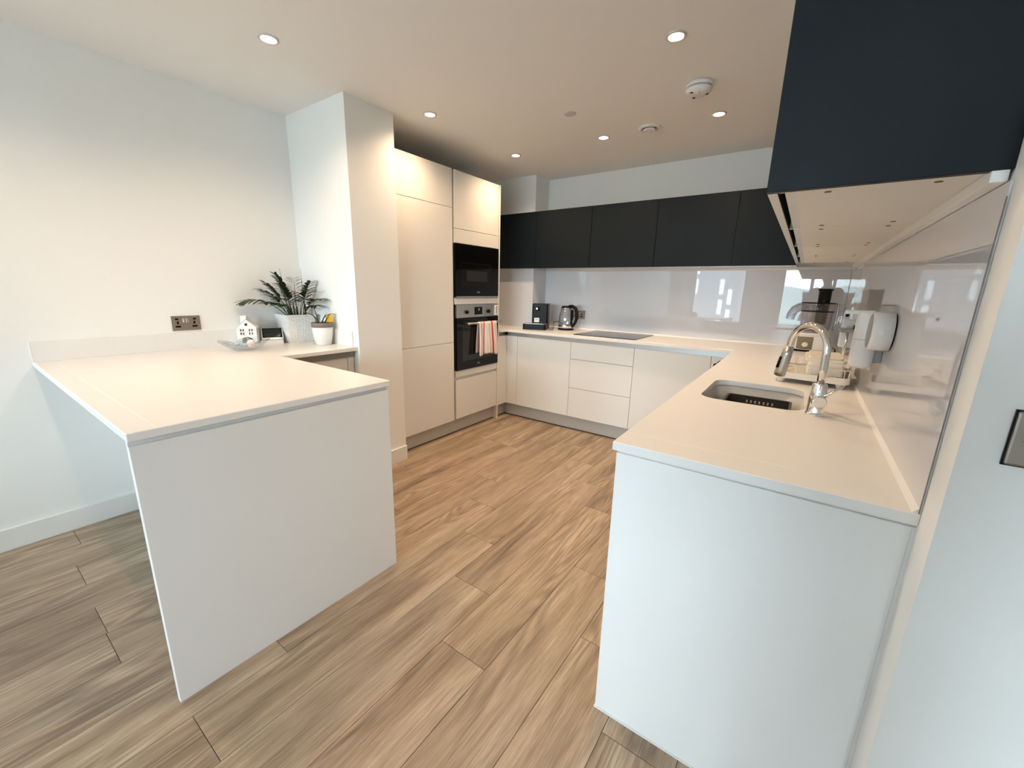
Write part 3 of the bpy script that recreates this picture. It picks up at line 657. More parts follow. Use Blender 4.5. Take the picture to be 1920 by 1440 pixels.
for c in (3.334, 3.376):
    tg = bmesh.new(); tube(tg, [(c - 0.008, YC - 0.009, 1.104), (c + 0.008, YC - 0.009, 1.104)], 0.003, 12); part('toggle', tg, 'steel', t)

# ------------------------------------------------------------------ tap
t = thing('tap', 'chrome swan neck pull-out kitchen tap beside the sink', 'tap', (3.107, 1.464, WT))
bx, by = 3.107, 1.464
part('base', lathe(bmesh.new(), [(0.029, 0.0), (0.029, 0.004), (0.026, 0.007), (0.0245, 0.012), (0.0245, 0.055), (0.0235, 0.095), (0.021, 0.105), (0.021, 0.108), (0.0155, 0.110)], (bx, by, WT), 40), 'chrome', t)
d = Vector((-0.66, 0.75, 0)).normalized(); R = 0.080
pts = [Vector((bx, by, WT + 0.105)), Vector((bx, by, WT + 0.16)), Vector((bx, by, 1.115))]
cz = 1.127; A = math.radians(176)
for i in range(0, 25):
    a = A * i / 24
    pts.append(Vector((bx, by, cz)) + d * (R - R * math.cos(a)) + Vector((0, 0, R * math.sin(a))))
pts.append(pts[-1] + (pts[-1] - pts[-2]).normalized() * 0.012)
part('spout', tube(bmesh.new(), pts, 0.0119, 24), 'chrome', t)
p0 = pts[-1]; tg = (pts[-1] - pts[-2]).normalized(); tg = (tg + d * 0.10).normalized()
hp = [p0 + tg * s for s in (-0.004, 0.010, 0.011, 0.028, 0.032, 0.09, 0.112, 0.114)]
hh = part('spray_head', tube(bmesh.new(), hp, [0.0128, 0.0135, 0.0165, 0.0165, 0.0175, 0.0185, 0.0195, 0.0175], 28), 'steel', t)
sd = Vector((-0.81, -0.58, 0)); q = p0 + tg * 0.06 + sd * 0.018
bq = bmesh.new(); tube(bq, [q - tg * 0.022, q + tg * 0.022], [0.005, 0.006], 10); part('button', bq, 'black_plastic', hh)
# lever on the camera side of the body
ax = Vector((0.17, -0.98, 0)).normalized()
lv = bmesh.new(); tube(lv, [Vector((bx, by, WT + 0.050)) + ax * 0.010, Vector((bx, by, WT + 0.050)) + ax * 0.034, Vector((bx, by, WT + 0.050)) + ax * 0.036], [0.021, 0.021, 0.018], 32)
lo = part('lever_hub', lv, 'chrome', t)
rod = bmesh.new(); s0 = Vector((bx, by, WT + 0.062)) + ax * 0.024
tube(rod, [s0 + Vector((0.012, 0.008, 0.006)), s0 + Vector((0.056, 0.026, 0.047))], [0.0052, 0.0052], 16); part('lever', rod, 'chrome', lo)

# ------------------------------------------------------------------ dish rack behind the sink
def dish_rack():
    t = thing('dish_rack', 'cream plastic dish rack with wire basket standing behind the sink', 'dish rack', (3.103, 2.19, WT), rot=math.radians(-4))
    w, l = 0.141, 0.185
    bm = bmesh.new()
    prism(bm, rrect(-w, w, -l, l, 0.03), 0.022, 0.026)
    prism(bm, rrect(-w, w, -l, l, 0.03), 0.026, 0.050, holes=[rrect(-w + 0.005, w - 0.005, -l + 0.005, l - 0.005, 0.026)])
    part('tray', bm, 'cream_plastic', t, False)
    for sx in (-1, 1):
        for sy in (-1, 1): part('foot', lathe(bmesh.new(), [(0.012, 0.0), (0.016, 0.008), (0.019, 0.023)], (sx * (w - 0.03), sy * (l - 0.03), 0), 18), 'cream_plastic', t, False)
    wr = bmesh.new(); wa, la = w - 0.008, l - 0.008
    for z in (0.048, 0.085):
        e = 0.012 if z > 0.06 else 0
        lp = rrect(-wa - e * .4, wa + e * .4, -la - e * .4, la + e * .4, 0.025, 4); tube(wr, [(p[0], p[1], z) for p in lp + lp[:1]], 0.0022, 6)
    for i in range(9):
        x = -wa + 2 * wa * (i + 0.5) / 9
        tube(wr, [(x, -la - 0.004, 0.085), (x, -la, 0.048), (x, -la + 0.01, 0.034), (x, la - 0.01, 0.034), (x, la, 0.048), (x, la + 0.004, 0.085)], 0.0018, 6)
    for i in range(12):
        y = -la + 2 * la * (i + 0.5) / 12
        tube(wr, [(-wa - 0.004, y, 0.085), (-wa, y, 0.048), (-wa + 0.01, y, 0.036), (wa - 0.01, y, 0.036), (wa, y, 0.048), (wa + 0.004, y, 0.085)], 0.0018, 6)
    part('wire_basket', wr, 'cream_plastic', t, False)
dish_rack()
for i, (x0, x1, y0, y1, z0, z1, tilt, lab) in enumerate([
        (3.075, 3.205, 2.035, 2.30, WT + 0.0375, WT + 0.105, 0, 'white plastic food tub standing in the dish rack'),
        (3.062, 3.212, 2.05, 2.33, WT + 0.105, WT + 0.127, 0, 'flat white lid lying on top of the tub in the dish rack')]):
    bm = bmesh.new()
    if i == 0:
        prism(bm, rrect(x0, x1, y0, y1, 0.015, 4), z0, z1, bev=0.002)
        for k in range(3): prism(bm, rrect(x0 - 0.0015, x1 + 0.0015, y0 - 0.0015, y1 + 0.0015, 0.015, 4), z0 + 0.012 + k * 0.019, z0 + 0.018 + k * 0.019)
    else:
        prism(bm, rrect(x0, x1, y0, y1, 0.02, 4), z0, z1 - 0.008, bev=0.002); prism(bm, rrect(x0 + 0.012, x1 - 0.012, y0 + 0.012, y1 - 0.012, 0.015, 4), z1 - 0.008, z1, bev=0.002)
    single(('food_tub', 'tub_lid')[i], bm, 'cream_plastic', lab, ('tub', 'lid')[i])

# ------------------------------------------------------------------ juicer in the far right corner
def juicer():
    t = thing('juicer', 'white juicer with black feed tube and smoked clear bowl in the worktop corner', 'juicer', (3.105, 3.46, WT))
    P = lambda n, b, m, **k: part(n, b, m, t, False, **k)
    bs = bmesh.new()
    prism(bs, rrect(-0.105, 0.085, -0.085, 0.085, 0.035, 6), 0.012, 0.115, bev=0.004)
    prism(bs, rrect(-0.095, 0.075, -0.078, 0.078, 0.035, 6), 0.115, 0.135, bev=0.003)
    P('base', bs, 'white_gloss')
    P('foot_ring', prism(bmesh.new(), rrect(-0.107, 0.087, -0.087, 0.087, 0.036, 6), 0.0, 0.013), 'black_plastic')
    P('control_panel', nb(-0.095, 0.000, -0.0875, -0.084, 0.020, 0.108, bev=0.002), 'brass_panel')
    P('knob', lathe(bmesh.new(), [(0.021, 0), (0.020, -0.014), (0.016, -0.018)], (-0.045, -0.087, 0.055), 28, 'y'), 'chrome')
    P('coupling', lathe(bmesh.new(), [(0.070, 0.135), (0.066, 0.150)], (-0.01, 0, 0), 32), 'grey_plastic')
    P('bowl', lathe(bmesh.new(), [(0.080, 0.150), (0.088, 0.170), (0.094, 0.285), (0.097, 0.287)], (-0.005, 0, 0), 40, cap=False), 'smoke_plastic')
    P('bowl_rim', lathe(bmesh.new(), [(0.098, 0.284), (0.099, 0.284), (0.099, 0.291), (0.097, 0.291)], (-0.005, 0, 0), 40, cap=False), 'black_plastic')
    P('lid', lathe(bmesh.new(), [(0.099, 0.291), (0.100, 0.335), (0.102, 0.345), (0.030, 0.348)], (-0.005, 0, 0), 40, cap=False), 'smoke_plastic')
    P('lid_rim', lathe(bmesh.new(), [(0.100, 0.343), (0.104, 0.343), (0.104, 0.349), (0.100, 0.349)], (-0.005, 0, 0), 40, cap=False), 'black_plastic')
    tb = bmesh.new(); lathe(tb, [(0.030, 0.200), (0.033, 0.215), (0.036, 0.345), (0.038, 0.430), (0.044, 0.436), (0.044, 0.445), (0.036, 0.446)], (0.020, -0.015, 0), 32)
    P('feed_tube', tb, 'black_plastic')
    sp = bmesh.new(); tube(sp, [(-0.085, -0.02, 0.31), (-0.115, -0.03, 0.312), (-0.142, -0.04, 0.295), (-0.158, -0.045, 0.262), (-0.162, -0.046, 0.225)], [0.028, 0.029, 0.029, 0.028, 0.026], 18, caps=False)
    P('spout', sp, 'smoke_plastic')
    cl = bmesh.new(); tube(cl, [(0.099, -0.03, 0.16), (0.107, -0.03, 0.20), (0.108, -0.03, 0.30), (0.104, -0.03, 0.345)], 0.006, 8)
    P('clamp', cl, 'steel')
    co = bmesh.new(); pts = []
    for i in range(60):
        a = i / 60 * 4 * PI; pts.append((0.112 + 0.022 * math.cos(a), -0.10 + 0.012 * math.sin(a) + 0.0008 * i, 0.006 + 0.035 * (0.5 + 0.5 * math.sin(a * 0.97))))
    tube(co, pts, 0.003, 6); P('power_cord', co, 'black_plastic')
juicer()

# ------------------------------------------------------------------ wall mounted dispenser on the right splashback
def dispenser():
    gx = XR - GT
    t = thing('soap_dispenser', 'white wall mounted dispenser with round drum and canister on the sink splashback', 'dispenser', (gx, 1.52, 1.07))
    dr = part('drum', lathe(bmesh.new(), [(0.054, -0.056), (0.0605, -0.054), (0.061, -0.050), (0.061, -0.004)], (gx, 1.492, 1.203), 48, 'x'), 'white_gloss', t)
    part('drum_face', lathe(bmesh.new(), [(0.052, -0.0575), (0.053, -0.0555)], (gx, 1.492, 1.203), 48, 'x'), 'grey_plastic', dr, label='taupe drum face')
    part('drum_button', lathe(bmesh.new(), [(0.007, 0.0), (0.007, -0.002)], (gx - 0.034, 1.492 - 0.0605, 1.203), 20, 'y'), 'white_plastic', dr)
    part('backing_ring', lathe(bmesh.new(), [(0.056, -0.005), (0.056, 0.0)], (gx, 1.492, 1.203), 48, 'x'), 'black_plastic', t)
    cy = part('canister', lathe(bmesh.new(), [(0.022, 1.070), (0.031, 1.074), (0.033, 1.082), (0.0335, 1.165), (0.0335, 1.255), (0.031, 1.260), (0.010, 1.261)], (gx - 0.052, 1.600, 0), 40), 'white_gloss', t)
    part('seam_ring', lathe(bmesh.new(), [(0.0338, 1.166), (0.0338, 1.1675)], (gx - 0.052, 1.600, 0), 40, cap=False), 'grey_plastic', cy)
    part('bracket', nb(gx - 0.022, gx, 1.585, 1.615, 1.09, 1.24, bev=0.002), 'grey_plastic', t)
    part('nozzle_arm', nb(gx - 0.120, gx - 0.04, 1.588, 1.612, 1.250, 1.264, bev=0.003), 'white_gloss', t)
    part('nozzle', lathe(bmesh.new(), [(0.004, 1.240), (0.005, 1.251)], (gx - 0.112, 1.600, 0), 12), 'black_plastic', t)
    t2 = thing('brush_holder', 'white wall mounted holder with steel brush handles behind the soap dispenser', 'holder', (gx, 1.95, 1.06))
    part('case', nb(gx - 0.10, gx, 1.95, 1.99, 1.10, 1.215, bev=0.004), 'white_plastic', t2)
    part('shelf', nb(gx - 0.11, gx, 1.83, 1.95, 1.170, 1.182, bev=0.002), 'grey_plastic', t2)
    for k in range(3):
        b = bmesh.new(); tube(b, [(gx - 0.035 - 0.022 * k, 1.88 + 0.02 * k, 1.06), (gx - 0.035 - 0.022 * k, 1.88 + 0.02 * k, 1.19)], 0.005, 12); part('brush_handle', b, 'chrome', t2)
    part('clip', lathe(bmesh.new(), [(0.012, 1.182), (0.012, 1.197)], (gx - 0.055, 1.89, 0), 18), 'black_plastic', t2)
dispenser()

# ------------------------------------------------------------------ coffee machine, cup, kettle
def coffee():
    t = thing('coffee_machine', 'black capsule coffee machine on the worktop by the boxed corner', 'coffee machine', (0.815, 3.380, WT), rot=math.radians(20))
    P = lambda n, b, m, **k: part(n, b, m, t, False, **k)
    P('body', prism(bmesh.new(), rrect(-0.080, 0.080, -0.035, 0.105, 0.012, 4), 0.0, 0.255, bev=0.004), 'black_plastic')
    P('water_tank', prism(bmesh.new(), rrect(0.081, 0.105, -0.01, 0.095, 0.010, 4), 0.03, 0.240, bev=0.003), 'kettle_glass')
    tr = P('drip_tray', prism(bmesh.new(), rrect(-0.150, 0.088, -0.155, -0.030, 0.025, 5), 0.0, 0.058, bev=0.004), 'black_plastic')
    part('tray_trim', prism(bmesh.new(), rrect(-0.148, 0.086, -0.153, -0.036, 0.025, 5), 0.058, 0.061), 'steel', tr, False)
    P('spout', prism(bmesh.new(), rrect(-0.040, -0.005, -0.060, -0.034, 0.008, 4), 0.185, 0.225, bev=0.003), 'black_plastic')
    P('button', lathe(bmesh.new(), [(0.010, 0), (0.009, -0.004)], (-0.025, -0.060, 0.207), 16, 'y'), 'steel')
    lb = P('label_sticker', nb(-0.055, -0.003, -0.0362, -0.0350, 0.070, 0.112), 'paper')
    for z in (0.098, 0.090): part('print_line', nb(-0.046, -0.012, -0.0366, -0.0360, z, z + 0.004), 'grey_plastic', lb, False)
coffee()
t = thing('glass_cup', 'small clear glass cup beside the coffee machine', 'cup', (0.975, 3.330, WT))
part('bowl', lathe(bmesh.new(), [(0.020, 0.003), (0.030, 0.006), (0.034, 0.040), (0.033, 0.085), (0.032, 0.085), (0.032, 0.040), (0.027, 0.009), (0.001, 0.008)], (0, 0, 0), 28, cap=False), 'kettle_glass', t, False)
part('foot', lathe(bmesh.new(), [(0.022, 0.0), (0.022, 0.003)], (0, 0, 0), 24), 'kettle_glass', t, False)
part('coffee', lathe(bmesh.new(), [(0.026, 0.010), (0.031, 0.030)], (0, 0, 0), 24), 'brass_panel', t, False)
def kettle():
    t = thing('kettle', 'clear glass electric kettle with black handle and lid on the back worktop', 'kettle', (1.058, 3.49, WT), rot=math.radians(-8))
    P = lambda n, b, m, **k: part(n, b, m, t, False, **k)
    P('power_base', lathe(bmesh.new(), [(0.080, 0.0), (0.082, 0.010), (0.078, 0.016)], n=40), 'black_plastic')
    P('steel_ring', lathe(bmesh.new(), [(0.078, 0.016), (0.079, 0.050), (0.075, 0.056)], n=40), 'chrome')
    P('jug', lathe(bmesh.new(), [(0.077, 0.056), (0.080, 0.085), (0.075, 0.140), (0.060, 0.200), (0.052, 0.224)], n=40, cap=False), 'kettle_glass')
    P('lid', lathe(bmesh.new(), [(0.055, 0.220), (0.055, 0.232), (0.045, 0.240), (0.015, 0.242)], n=36), 'black_plastic')
    P('collar', lathe(bmesh.new(), [(0.056, 0.212), (0.056, 0.222)], n=36), 'steel')
    sp = bmesh.new(); tube(sp, [(-0.045, 0, 0.200), (-0.062, 0, 0.222)], [0.018, 0.012], 14); P('spout', sp, 'kettle_glass')
    hb = bmesh.new(); pts = [(0.030, 0, 0.236), (0.070, 0, 0.238), (0.105, 0, 0.220), (0.126, 0, 0.180), (0.128, 0, 0.130), (0.112, 0, 0.080), (0.085, 0, 0.045), (0.074, 0, 0.035)]
    tube(hb, pts, [0.016, 0.017, 0.018, 0.017, 0.016, 0.015, 0.014, 0.012], 14); P('handle', hb, 'black_plastic')
    P('back_strip', nb(0.058, 0.078, -0.016, 0.016, 0.050, 0.205, bev=0.004), 'black_plastic')
    cb = bmesh.new(); tube(cb, [(-0.03, 0.07, 0.006), (-0.10, 0.085, 0.05), (-0.16, 0.08, 0.07), (-0.22, 0.06, 0.055)], 0.0035, 8); P('power_cord', cb, 'black_plastic')
kettle()

# ------------------------------------------------------------------ things on the peninsula corner
def planter():
    t = thing('potted_palm', 'small parlour palm in a white woven planter in the peninsula corner', 'plant', (0.118, 1.238, WT), rot=math.radians(-6))
    hb, ht, z1 = 0.083, 0.102, 0.193
    bm = bmesh.new()
    def ring(h, z): return [bm.verts.new((sx * h, sy * h, z)) for sx, sy in ((-1, -1), (1, -1), (1, 1), (-1, 1))]
    a = ring(hb, 0.0); b = ring(ht, z1); c = ring(ht - 0.005, z1); d = ring(ht - 0.007, z1 - 0.02)
    bm.faces.new(list(reversed(a)))
    for p, q in ((a, b), (b, c), (c, d)):
        for i in range(4): bm.faces.new((p[i], p[(i + 1) % 4], q[(i + 1) % 4], q[i]))
    bm.faces.new(d)
    po = part('planter', bm, 'woven', t, False)
    # woven relief: alternating small raised strands on the four sides, joined into one part
    wv = bmesh.new(); NR, NC = 14, 9
    for side in range(4):
        M = Matrix.Rotation(side * PI / 2, 4, 'Z')
        for r in range(NR):
            z0 = 0.006 + (z1 - 0.016) * r / NR; z_ = z0 + (z1 - 0.016) / NR * 0.82
            for cc in range(NC):
                if (r + cc) % 2: off = 0.0012
                else: off = 0.0026
                h0 = hb + (ht - hb) * z0 / z1; h1 = hb + (ht - hb) * z_ / z1
                u0, u1 = -0.95 + 1.9 * cc / NC, -0.95 + 1.9 * (cc + 0.86) / NC
                vs = [M @ Vector(p) for p in ((u0 * h0, -h0 - 0.0005, z0), (u1 * h0, -h0 - 0.0005, z0), (u1 * h1, -h1 - 0.0005, z_), (u0 * h1, -h1 - 0.0005, z_))]
                nrm = M @ Vector((0, -1, 0)); um = (u0 + u1) / 2 ; hm = (h0 + h1) / 2; zm = (z0 + z_) / 2
                q = [wv.verts.new(v) for v in vs]; ce = [wv.verts.new(v * 0.45 + (M @ Vector((um * hm, -hm, zm))) * 0.55 + nrm * off) for v in vs]
                wv.faces.new(ce)
                for i in range(4): wv.faces.new((q[i], q[(i + 1) % 4], ce[(i + 1) % 4], ce[i]))
    part('woven_relief', wv, 'woven', po, False, kind='stuff')
    part('soil', nb(-ht + 0.008, ht - 0.008, -ht + 0.008, ht - 0.008, z1 - 0.022, z1 - 0.012), 'soil', t, False)
    rnd = random.Random(5)
    def frond(az, lean, ln, droop, nl, x0=0, y0=0, stemfrac=0.35, ll=0.07):
        bm = bmesh.new(); dv = Vector((math.cos(az), math.sin(az), 0)); pts = []; n = 14
        p = Vector((x0, y0, z1 - 0.02)); ang = lean
        for i in range(n + 1):
            pts.append(p.copy()); p = p + (dv * math.sin(ang) + Vector((0, 0, math.cos(ang)))) * (ln / n); ang += droop / n * (0.4 + 1.6 * i / n)
        tube(bm, pts, [0.0032 * (1 - 0.75 * i / n) for i in range(n + 1)], 6)
        side = Vector((-dv.y, dv.x, 0))
        for k in range(nl):
            f = stemfrac + (1 - stemfrac) * (k + 0.5) / nl; j = min(n - 1, int(f * n)); q = pts[j].lerp(pts[j + 1], f * n - j); tg = (pts[j + 1] - pts[j]).normalized()
            L_ = ll * (0.65 + 0.6 * math.sin(PI * min(1, 0.25 + 0.75 * (k / nl)))) * rnd.uniform(0.85, 1.1)
            for s in (-1, 1):
                dr = (tg * 0.75 + side * s * 0.85 + Vector((0, 0, rnd.uniform(-0.25, 0.10)))).normalized(); wd = (dr.cross(Vector((0, 0, 1)))).normalized() * 0.0090
                dn = Vector((0, 0, -1)); tip = q + dr * L_ + dn * L_ * 0.18
                m1 = q + dr * L_ * 0.35 + dn * L_ * 0.01; m2 = q + dr * L_ * 0.72 + dn * L_ * 0.08
                vs = [bm.verts.new(v) for v in (q, m1 + wd, m2 + wd * 0.8, tip, m2 - wd * 0.8, m1 - wd)]
                mid1 = bm.verts.new(m1 + Vector((0, 0, 0.0015))); mid2 = bm.verts.new(m2 + Vector((0, 0, 0.0012)))
                for fc in ((vs[0], vs[1], mid1), (vs[0], mid1, vs[5]), (vs[1], vs[2], mid2, mid1), (mid1, mid2, vs[4], vs[5]), (vs[2], vs[3], mid2), (mid2, vs[3], vs[4])): bm.faces.new(fc)
        part('frond', bm, 'leaf', t, False)
    # camera looks along (-0.81,+0.58): picture left is (-0.58,-0.81) = az 234 deg, right is az 54 deg
    D = math.radians
    for a, le, ln, dr, nl, x0, y0, sf, ll in (
        (268, 0.75, 0.30, 1.05, 8, 0.0, -0.05, 0.50, 0.090), (280, 0.45, 0.26, 0.75, 8, 0.01, -0.05, 0.42, 0.080), (262, 0.30, 0.28, 0.60, 9, 0.0, -0.04, 0.42, 0.075),
        (275, 0.15, 0.30, 0.40, 9, 0.0, -0.02, 0.42, 0.075), (300, 0.22, 0.25, 0.60, 9, 0.01, -0.02, 0.40, 0.075), (330, 0.35, 0.24, 0.80, 9, 0.02, -0.01, 0.40, 0.075),
        (5, 0.35, 0.25, 0.85, 9, 0.03, 0.02, 0.42, 0.080), (18, 0.60, 0.25, 1.00, 9, 0.04, 0.03, 0.42, 0.080), (25, 0.18, 0.26, 0.45, 9, 0.02, 0.04, 0.45, 0.070),
        (350, 0.55, 0.23, 1.00, 8, 0.04, 0.01, 0.40, 0.075), (315, 0.50, 0.22, 1.00, 8, 0.03, -0.03, 0.40, 0.075), (290, 0.60, 0.22, 1.10, 8, 0.02, -0.05, 0.40, 0.070),
        (340, 0.10, 0.27, 0.35, 9, 0.02, 0.0, 0.42, 0.075), (310, 0.70, 0.20, 0.90, 7, 0.03, -0.03, 0.35, 0.070), (10, 0.75, 0.20, 0.90, 7, 0.04, 0.03, 0.35, 0.070)):
        frond(D(a), le, ln, dr, nl + 3, x0, y0, sf, ll)
    for (x, y, az, le, ln) in ((0.0, -0.045, D(275), 0.10, 0.325), (0.02, 0.055, D(20), -0.02, 0.335)):
        b = bmesh.new(); p = Vector((x, y, z1 - 0.02)); e = p + Vector((math.cos(az) * math.sin(le) * ln, math.sin(az) * math.sin(le) * ln, ln)); tube(b, [p, p.lerp(e, 0.5), e], [0.0030, 0.0025, 0.0008], 6); part('spear', b, 'leaf', t, False)
    for k in range(5):
        b = bmesh.new(); x, y = rnd.uniform(-0.01, 0.045), rnd.uniform(-0.05, 0.02); tube(b, [(x, y, z1 - 0.02), (x + rnd.uniform(-.01, .01), y + rnd.uniform(-.01, .01), z1 + rnd.uniform(0.04, 0.07))], 0.006, 8); part('yellow_stalk', b, 'leaf_back', t, False)
    b = bmesh.new(); tube(b, [(0.03, 0.055, z1 - 0.02), (0.03, 0.055, z1 + 0.07)], 0.006, 8); part('dark_stem', b, 'wood_dark', t, False)
planter()
def small_pot():
    t = thing('potted_seedling', 'small seedling with a yellow cat-shaped plant tag in a round white pot', 'plant', (0.385, 1.272, WT))
    P = lambda n, b, m, **k: part(n, b, m, t, False, **k)
    P('pot', lathe(bmesh.new(), [(0.044, 0.0), (0.050, 0.004), (0.062, 0.07), (0.0665, 0.118), (0.064, 0.120), (0.060, 0.10)], n=44), 'ceramic')
    P('inner_pot', lathe(bmesh.new(), [(0.0655, 0.118), (0.0685, 0.120), (0.0685, 0.148), (0.0650, 0.150), (0.062, 0.142), (0.0, 0.140)], n=44, cap=False), 'taupe')
    P('soil', lathe(bmesh.new(), [(0.062, 0.134), (0.061, 0.143)], n=32), 'soil')
    rnd = random.Random(3)
    def blade(az, x, y, ln, lean, curl):
        b = bmesh.new(); dv = Vector((math.cos(az), math.sin(az), 0)); p = Vector((x, y, 0.14)); ang = lean; pts = []
        for i in range(9): pts.append(p.copy()); p = p + (dv * math.sin(ang) + Vector((0, 0, math.cos(ang)))) * ln / 8; ang += curl / 8
        tube(b, pts, [0.0035, 0.0035, 0.0034, 0.0032, 0.003, 0.0027, 0.0022, 0.0015, 0.0006], 6); P('blade', b, 'leaf')
    blade(math.radians(54), 0.0, 0.0, 0.13, 0.15, 1.9); blade(math.radians(234), -0.01, -0.02, 0.12, 0.1, 0.2); blade(math.radians(234), 0.0, -0.02, 0.14, 0.3, 1.4)
    blade(math.radians(20), 0.01, 0.01, 0.09, 0.5, 0.4); blade(math.radians(54), 0.0, 0.01, 0.08, 0.7, 0.2); blade(math.radians(234), -0.01, -0.03, 0.07, 0.2, 0.3); blade(math.radians(100), 0, 0, 0.09, 0.3, 0.7)
    tg = bmesh.new(); c = 0.0
    prism(tg, [(-0.019, 0.0), (0.019, 0.0), (0.020, 0.040), (0.022, 0.062), (0.008, 0.048), (-0.008, 0.048), (-0.022, 0.062), (-0.020, 0.040)], -0.0015, 0.0015, plane='xz')
    M = Matrix.Translation((0.028, 0.038, 0.152)) @ Matrix.Rotation(math.radians(54), 4, 'Z'); bmesh.ops.transform(tg, matrix=M, verts=tg.verts)
    P('plant_tag', tg, 'yellow')
    st = bmesh.new(); tube(st, [(0.028, 0.038, 0.12), (0.028, 0.038, 0.16)], 0.003, 6); P('tag_stake', st, 'yellow')
small_pot()
def lantern():
    t = thing('house_lantern', 'small white metal house lantern with cut-out windows', 'lantern', (0.082, 0.935, WT), rot=math.radians(58))
    P = lambda n, b, m, **k: part(n, b, m, t, False, **k)
    w, dp, zw, za = 0.054, 0.040, 0.118, 0.168
    out = [(-w, 0.0), (w, 0.0), (w, zw), (0, za), (-w, zw)]
    holes = []
    for zz in (0.072, 0.094):
        for xx in (-0.036, -0.022, 0.012, 0.026): holes.append([(xx, zz), (xx + 0.008, zz), (xx + 0.008, zz + 0.014), (xx, zz + 0.014)])
    holes.append([(-0.030 + 0.06 * i / 10, 0.045 + 0.012 * math.sin(PI * i / 10)) for i in range(11)][::-1] + [(-0.030, 0.020), (0.030, 0.020)])
    holes.append([(0.000 + r * math.cos(a), 0.137 + r * math.sin(a)) for r, a in [(0.009, 2 * PI * i / 10) for i in range(10)]])
    for s in (-1, 1): P('gable_wall', prism(bmesh.new(), out, s * dp - 0.0012, s * dp + 0.0012, holes=holes, plane='xz'), 'white_plastic')
    for s in (-1, 1): P('side_wall', nb(s * w - 0.0012, s * w + 0.0012, -dp, dp, 0, zw), 'white_plastic')
    for s in (-1, 1):
        P('roof_panel', prism(bmesh.new(), [(s * (w + 0.006), zw - 0.006), (0, za + 0.001), (0, za + 0.005), (s * (w + 0.006), zw - 0.002)], -dp - 0.004, dp + 0.004, plane='xz'), 'white_plastic')
    P('floor_plate', nb(-w, w, -dp, dp, 0.0, 0.003), 'white_plastic')
    P('candle', lathe(bmesh.new(), [(0.019, 0.003), (0.019, 0.040)], n=20), 'grey_plastic')
    ch = bmesh.new(); prism(ch, rrect(-0.033, 0.002, -0.014, 0.014, 0.003, 2), 0.135, 0.192, holes=[rrect(-0.030, -0.001, -0.011, 0.011, 0.002, 2)]); P('chimney', ch, 'white_plastic')
    hk = bmesh.new(); tube(hk, [(0.010 + 0.012 * math.cos(a), 0, 0.172 + 0.010 * math.sin(a)) for a in [PI * i / 8 - 0.3 for i in range(9)]], 0.0015, 6); P('hanging_loop', hk, 'steel')
lantern()
def clock():
    t = thing('display_clock', 'small white tilted display clock beside the woven planter', 'clock', (0.120, 1.066, WT), rot=math.radians(66))
    P = lambda n, b, m, **k: part(n, b, m, t, False, **k)
    M = Matrix.Rotation(math.radians(-36), 4, 'X')
    def til(b): bmesh.ops.transform(b, matrix=Matrix.Translation((0, 0.0, 0.022)) @ M, verts=b.verts); return b
    P('stand', prism(bmesh.new(), [(-0.03, 0), (0.035, 0), (0.03, 0.022), (-0.028, 0.026)], -0.062, 0.062, plane='yz'), 'white_gloss')
    P('case', til(nb(-0.064, 0.064, -0.012, 0.006, 0.0, 0.092, bev=0.004, seg=2)), 'white_gloss')
    P('bezel', til(nb(-0.058, 0.058, -0.0135, -0.0115, 0.016, 0.088)), 'black_plastic')
    P('screen', til(nb(-0.048, 0.048, -0.0142, -0.013, 0.022, 0.080)), 'screen')
clock()
def dish():
    t = thing('glass_dish', 'wavy clear glass dish lying in front of the house lantern', 'dish', (0.292, 0.828, WT))
    bm = bmesh.new(); NA, NR = 48, 8; rings = []
    for j in range(NR + 1):
        f = j / NR; ring = []
        for i in range(NA):
            a = 2 * PI * i / NA; w = 0.22 * math.sin(5 * a) * f ** 2
            r = (0.018 + 0.098 * f) * (1 + w); z = 0.004 + 0.046 * f ** 2.2 * (1 + 0.25 * math.sin(5 * a + 0.4))
            ring.append(bm.verts.new((r * math.cos(a), r * math.sin(a), z)))
        rings.append(ring)
    for a, b in zip(rings, rings[1:]):
        for i in range(NA): bm.faces.new((a[i], a[(i + 1) % NA], b[(i + 1) % NA], b[i])).smooth = True
    bm.faces.new(list(reversed(rings[0])))
    o = part('bowl', bm, 'clear_glass', t, False); md = o.modifiers.new('thickness', 'SOLIDIFY'); md.thickness = 0.004; md.offset = 1
dish()
def crumple(name, loc, sx, sy, sz, m, label, cat, seed):
    bm = bmesh.new(); bmesh.ops.create_icosphere(bm, subdivisions=3, radius=1); r = random.Random(seed)
    for v in bm.verts:
        k = 1 + r.uniform(-0.18, 0.18); v.co = Vector((v.co.x * sx * k, v.co.y * sy * k, max(-0.6, v.co.z) * sz * k))
    zmin = min(v.co.z for v in bm.verts)
    bmesh.ops.translate(bm, vec=Vector(loc) - Vector((0, 0, zmin)), verts=bm.verts)
    single(name, bm, m, label, cat)
crumple('wrapped_sweets', (0.272, 0.804, WT + 0.0105), 0.036, 0.033, 0.022, 'blue_film', 'pale blue crumpled wrapper lying in the glass dish', 'wrapper', 1)
crumple('wrapped_sweets', (0.304, 0.856, WT + 0.0105), 0.024, 0.022, 0.017, 'pink_film', 'pink crumpled wrapper lying in the glass dish', 'wrapper', 2)
crumple('wrapped_sweets', (0.292, 0.862, WT + 0.034), 0.021, 0.021, 0.015, 'paper', 'white crumpled wrapper on top of the pink one in the glass dish', 'wrapper', 3)

